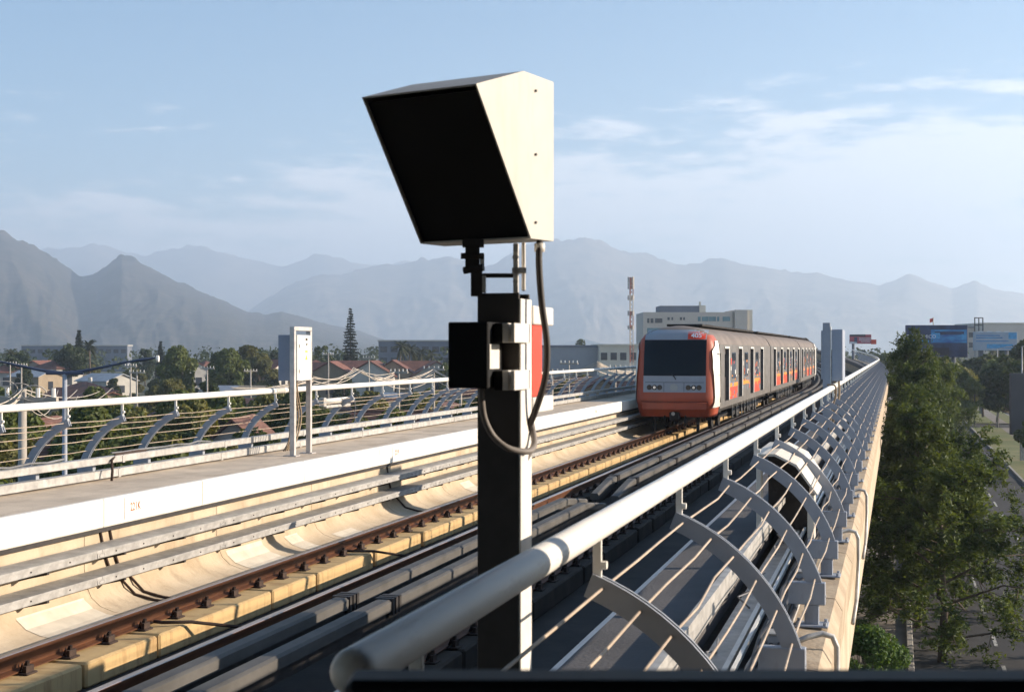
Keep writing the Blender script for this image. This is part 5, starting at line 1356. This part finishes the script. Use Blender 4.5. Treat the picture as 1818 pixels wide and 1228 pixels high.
for i in range(6):
    e = (770, 664 + J(10), 85); wpx((664, 668 + J(5), 75), e, 0.4 + J(.25), 0.022); wpx(e, (850, 658 + J(20), 70), 0.4 + J(.25), 0.022)
for i in range(4): wpx((390 + J(40), 692 + J(14), 55), (556, 676 + J(12), 62), 0.2 + J(.12), 0.018)
for i in range(5):
    wpx((40, 690 + 4 * i, 34), (-60, 700 + 8 * i, 30), 0.25 + J(.2), 0.014); wpx((40, 690 + 4 * i, 34), (150 + J(60), 698 + J(10), 60), 0.5 + J(.3), 0.014)
for i in range(9):
    wpx((960, 668 + wr_.uniform(-8, 8), 95), (1060, 645 + wr_.uniform(-6, 14), 90), 0.3, 0.022); wpx((1060, 645 + wr_.uniform(-6, 14), 90), (1150, 660 + wr_.uniform(-8, 8), 95), 0.3, 0.022)
for i in range(3):
    c = at(8 + 26 * i, 690 + 4 * i, 33); pts = [c + rgt * (0.30 * math.cos(a)) + Vector((0, 0, 0.18 * math.sin(a))) for a in np.linspace(0, 6.1, 18)]
    o = MB().tube(pts, 0.013, 5).build('wire_coil', M_pwire, None, True); tag(o, 'loop of spare pale cable hanging at the concrete pole head', 'wire', 'cable loops at the pole')
# trees of the town -- named single ones first
plant('conifer', *CON, ground_at(622, 315), 'tall dark conifer with tiered branches standing above the roofs', 'tree')
plant('conifer', *CON2, ground_at(140, 330), 'dark pointed conifer between the palms', 'tree', None, 1.1, 1.2)
plant('conifer', *CON2, ground_at(285, 360), 'small pointed conifer left of the pylon trees', 'tree', None, 0.9, 1.0)
for i, (px, d, sz) in enumerate(((105, 320, 0.98), (157, 325, 1.2), (712, 330, 1.18), (729, 335, 1.12), (747, 340, 1.02), (764, 345, 0.98), (1762, 330, 1.3), (20, 350, 1.0))):
    plant('palm_tree', *PALM, ground_at(px, d), 'fan palm with ragged round head standing over the roofs', 'palm tree', 'fan palms over the roofs', 1.0, sz, i * 1.3)
singles = [(30, 330, 'dark', 1.15, 1.0), (120, 322, 'dark', 1.2, 1.0), (128, 318, 'dark', 1.3, 1.08), (258, 380, 'dark', 1.05, 1.2), (318, 235, 'mid', 1.15, 1.1), (395, 240, 'dark', 1.1, 1.1), (410, 230, 'mid', 1.15, 1.05), (440, 262, 'olive', 1.25, 1.05), (462, 258, 'olive', 1.15, 1.0), (490, 330, 'dark', 1.1, 1.1), (570, 320, 'airy', 1.05, 1.3), (835, 300, 'airy', 1.2, 1.35), (1020, 420, 'airy', 0.9, 1.45), (1032, 425, 'airy', 1.0, 1.65), (1055, 420, 'dark', 0.9, 1.35), (1000, 160, 'mid', 0.75, 1.1), (650, 78, 'olive', 0.75, 1.0), (635, 82, 'olive', 0.7, 0.95), (1010, 128, 'olive', 0.7, 0.9)]
for px, d, kd, s, sz in singles:
    v = FAR[kd][nk() % len(FAR[kd])]
    plant('tree', *v, ground_at(px, d), kinds[kd] + ' tree standing clear above the town gardens', 'tree', kinds[kd] + ' trees standing above the gardens', s, s * sz, tr_.uniform(0, 6))
# garden trees filling the town, near to far
gr = random.Random(77)
def sz_(s, a, b): return ('low', 'middling', 'tall')[min(2, int(3 * (s - a) / (b - a)))]
def garden(n, d0, d1, s0, s1, kds, where):
    for i in range(n):
        t = (i + gr.random()) / n
        px = gr.uniform(-90, 1150); d = d0 + (d1 - d0) * gr.random()
        kd = gr.choice(kds); v = FAR[kd][nk() % len(FAR[kd])]
        s = gr.uniform(s0, s1)
        plant('garden_tree', *v, ground_at(px, d), f'{sz_(s, s0, s1)} {kinds[kd]} tree {where}', 'tree', f'{sz_(s, s0, s1)} {kinds[kd]} trees {where}', s, s * gr.uniform(0.85, 1.1), gr.uniform(0, 6))
garden(74, 42, 80, 0.5, 0.76, ('mid', 'olive', 'mid', 'olive', 'dark'), 'close below the left railing')
garden(66, 75, 130, 0.5, 0.8, ('mid', 'dark', 'olive', 'mid'), 'in the near gardens')
garden(64, 130, 220, 0.45, 0.8, ('mid', 'olive', 'olive', 'dark'), 'in the gardens between the roofs')
garden(26, 225, 350, 0.55, 0.85, ('mid', 'dark', 'olive', 'dark'), 'in the gardens before the warehouses')
# far belt of trees that reads as one mass
rng = np.random.default_rng(9); cl = []
for i in range(520):
    px = rng.uniform(-200, 1900); d = rng.uniform(370, 800); p = ground_at(px, d); hgt_ = rng.uniform(6, 11.5)
    for q in range(3): cl.append((p.x + rng.uniform(-2, 2), p.y + rng.uniform(-2, 2), GZ + hgt_ * rng.uniform(0.35, 0.85), rng.uniform(1.6, 3.2), hgt_ * 0.24))
P, Q = clump_points(cl, 3.0, rng)
o = put('tree_belt', leaf_mesh('tree_belt', P, Q, 1.5, L_dark, rng, 0.7)); o['kind'] = 'stuff'; o['label'] = 'far belt of dark trees along the foot of the hills'; o['category'] = 'trees'
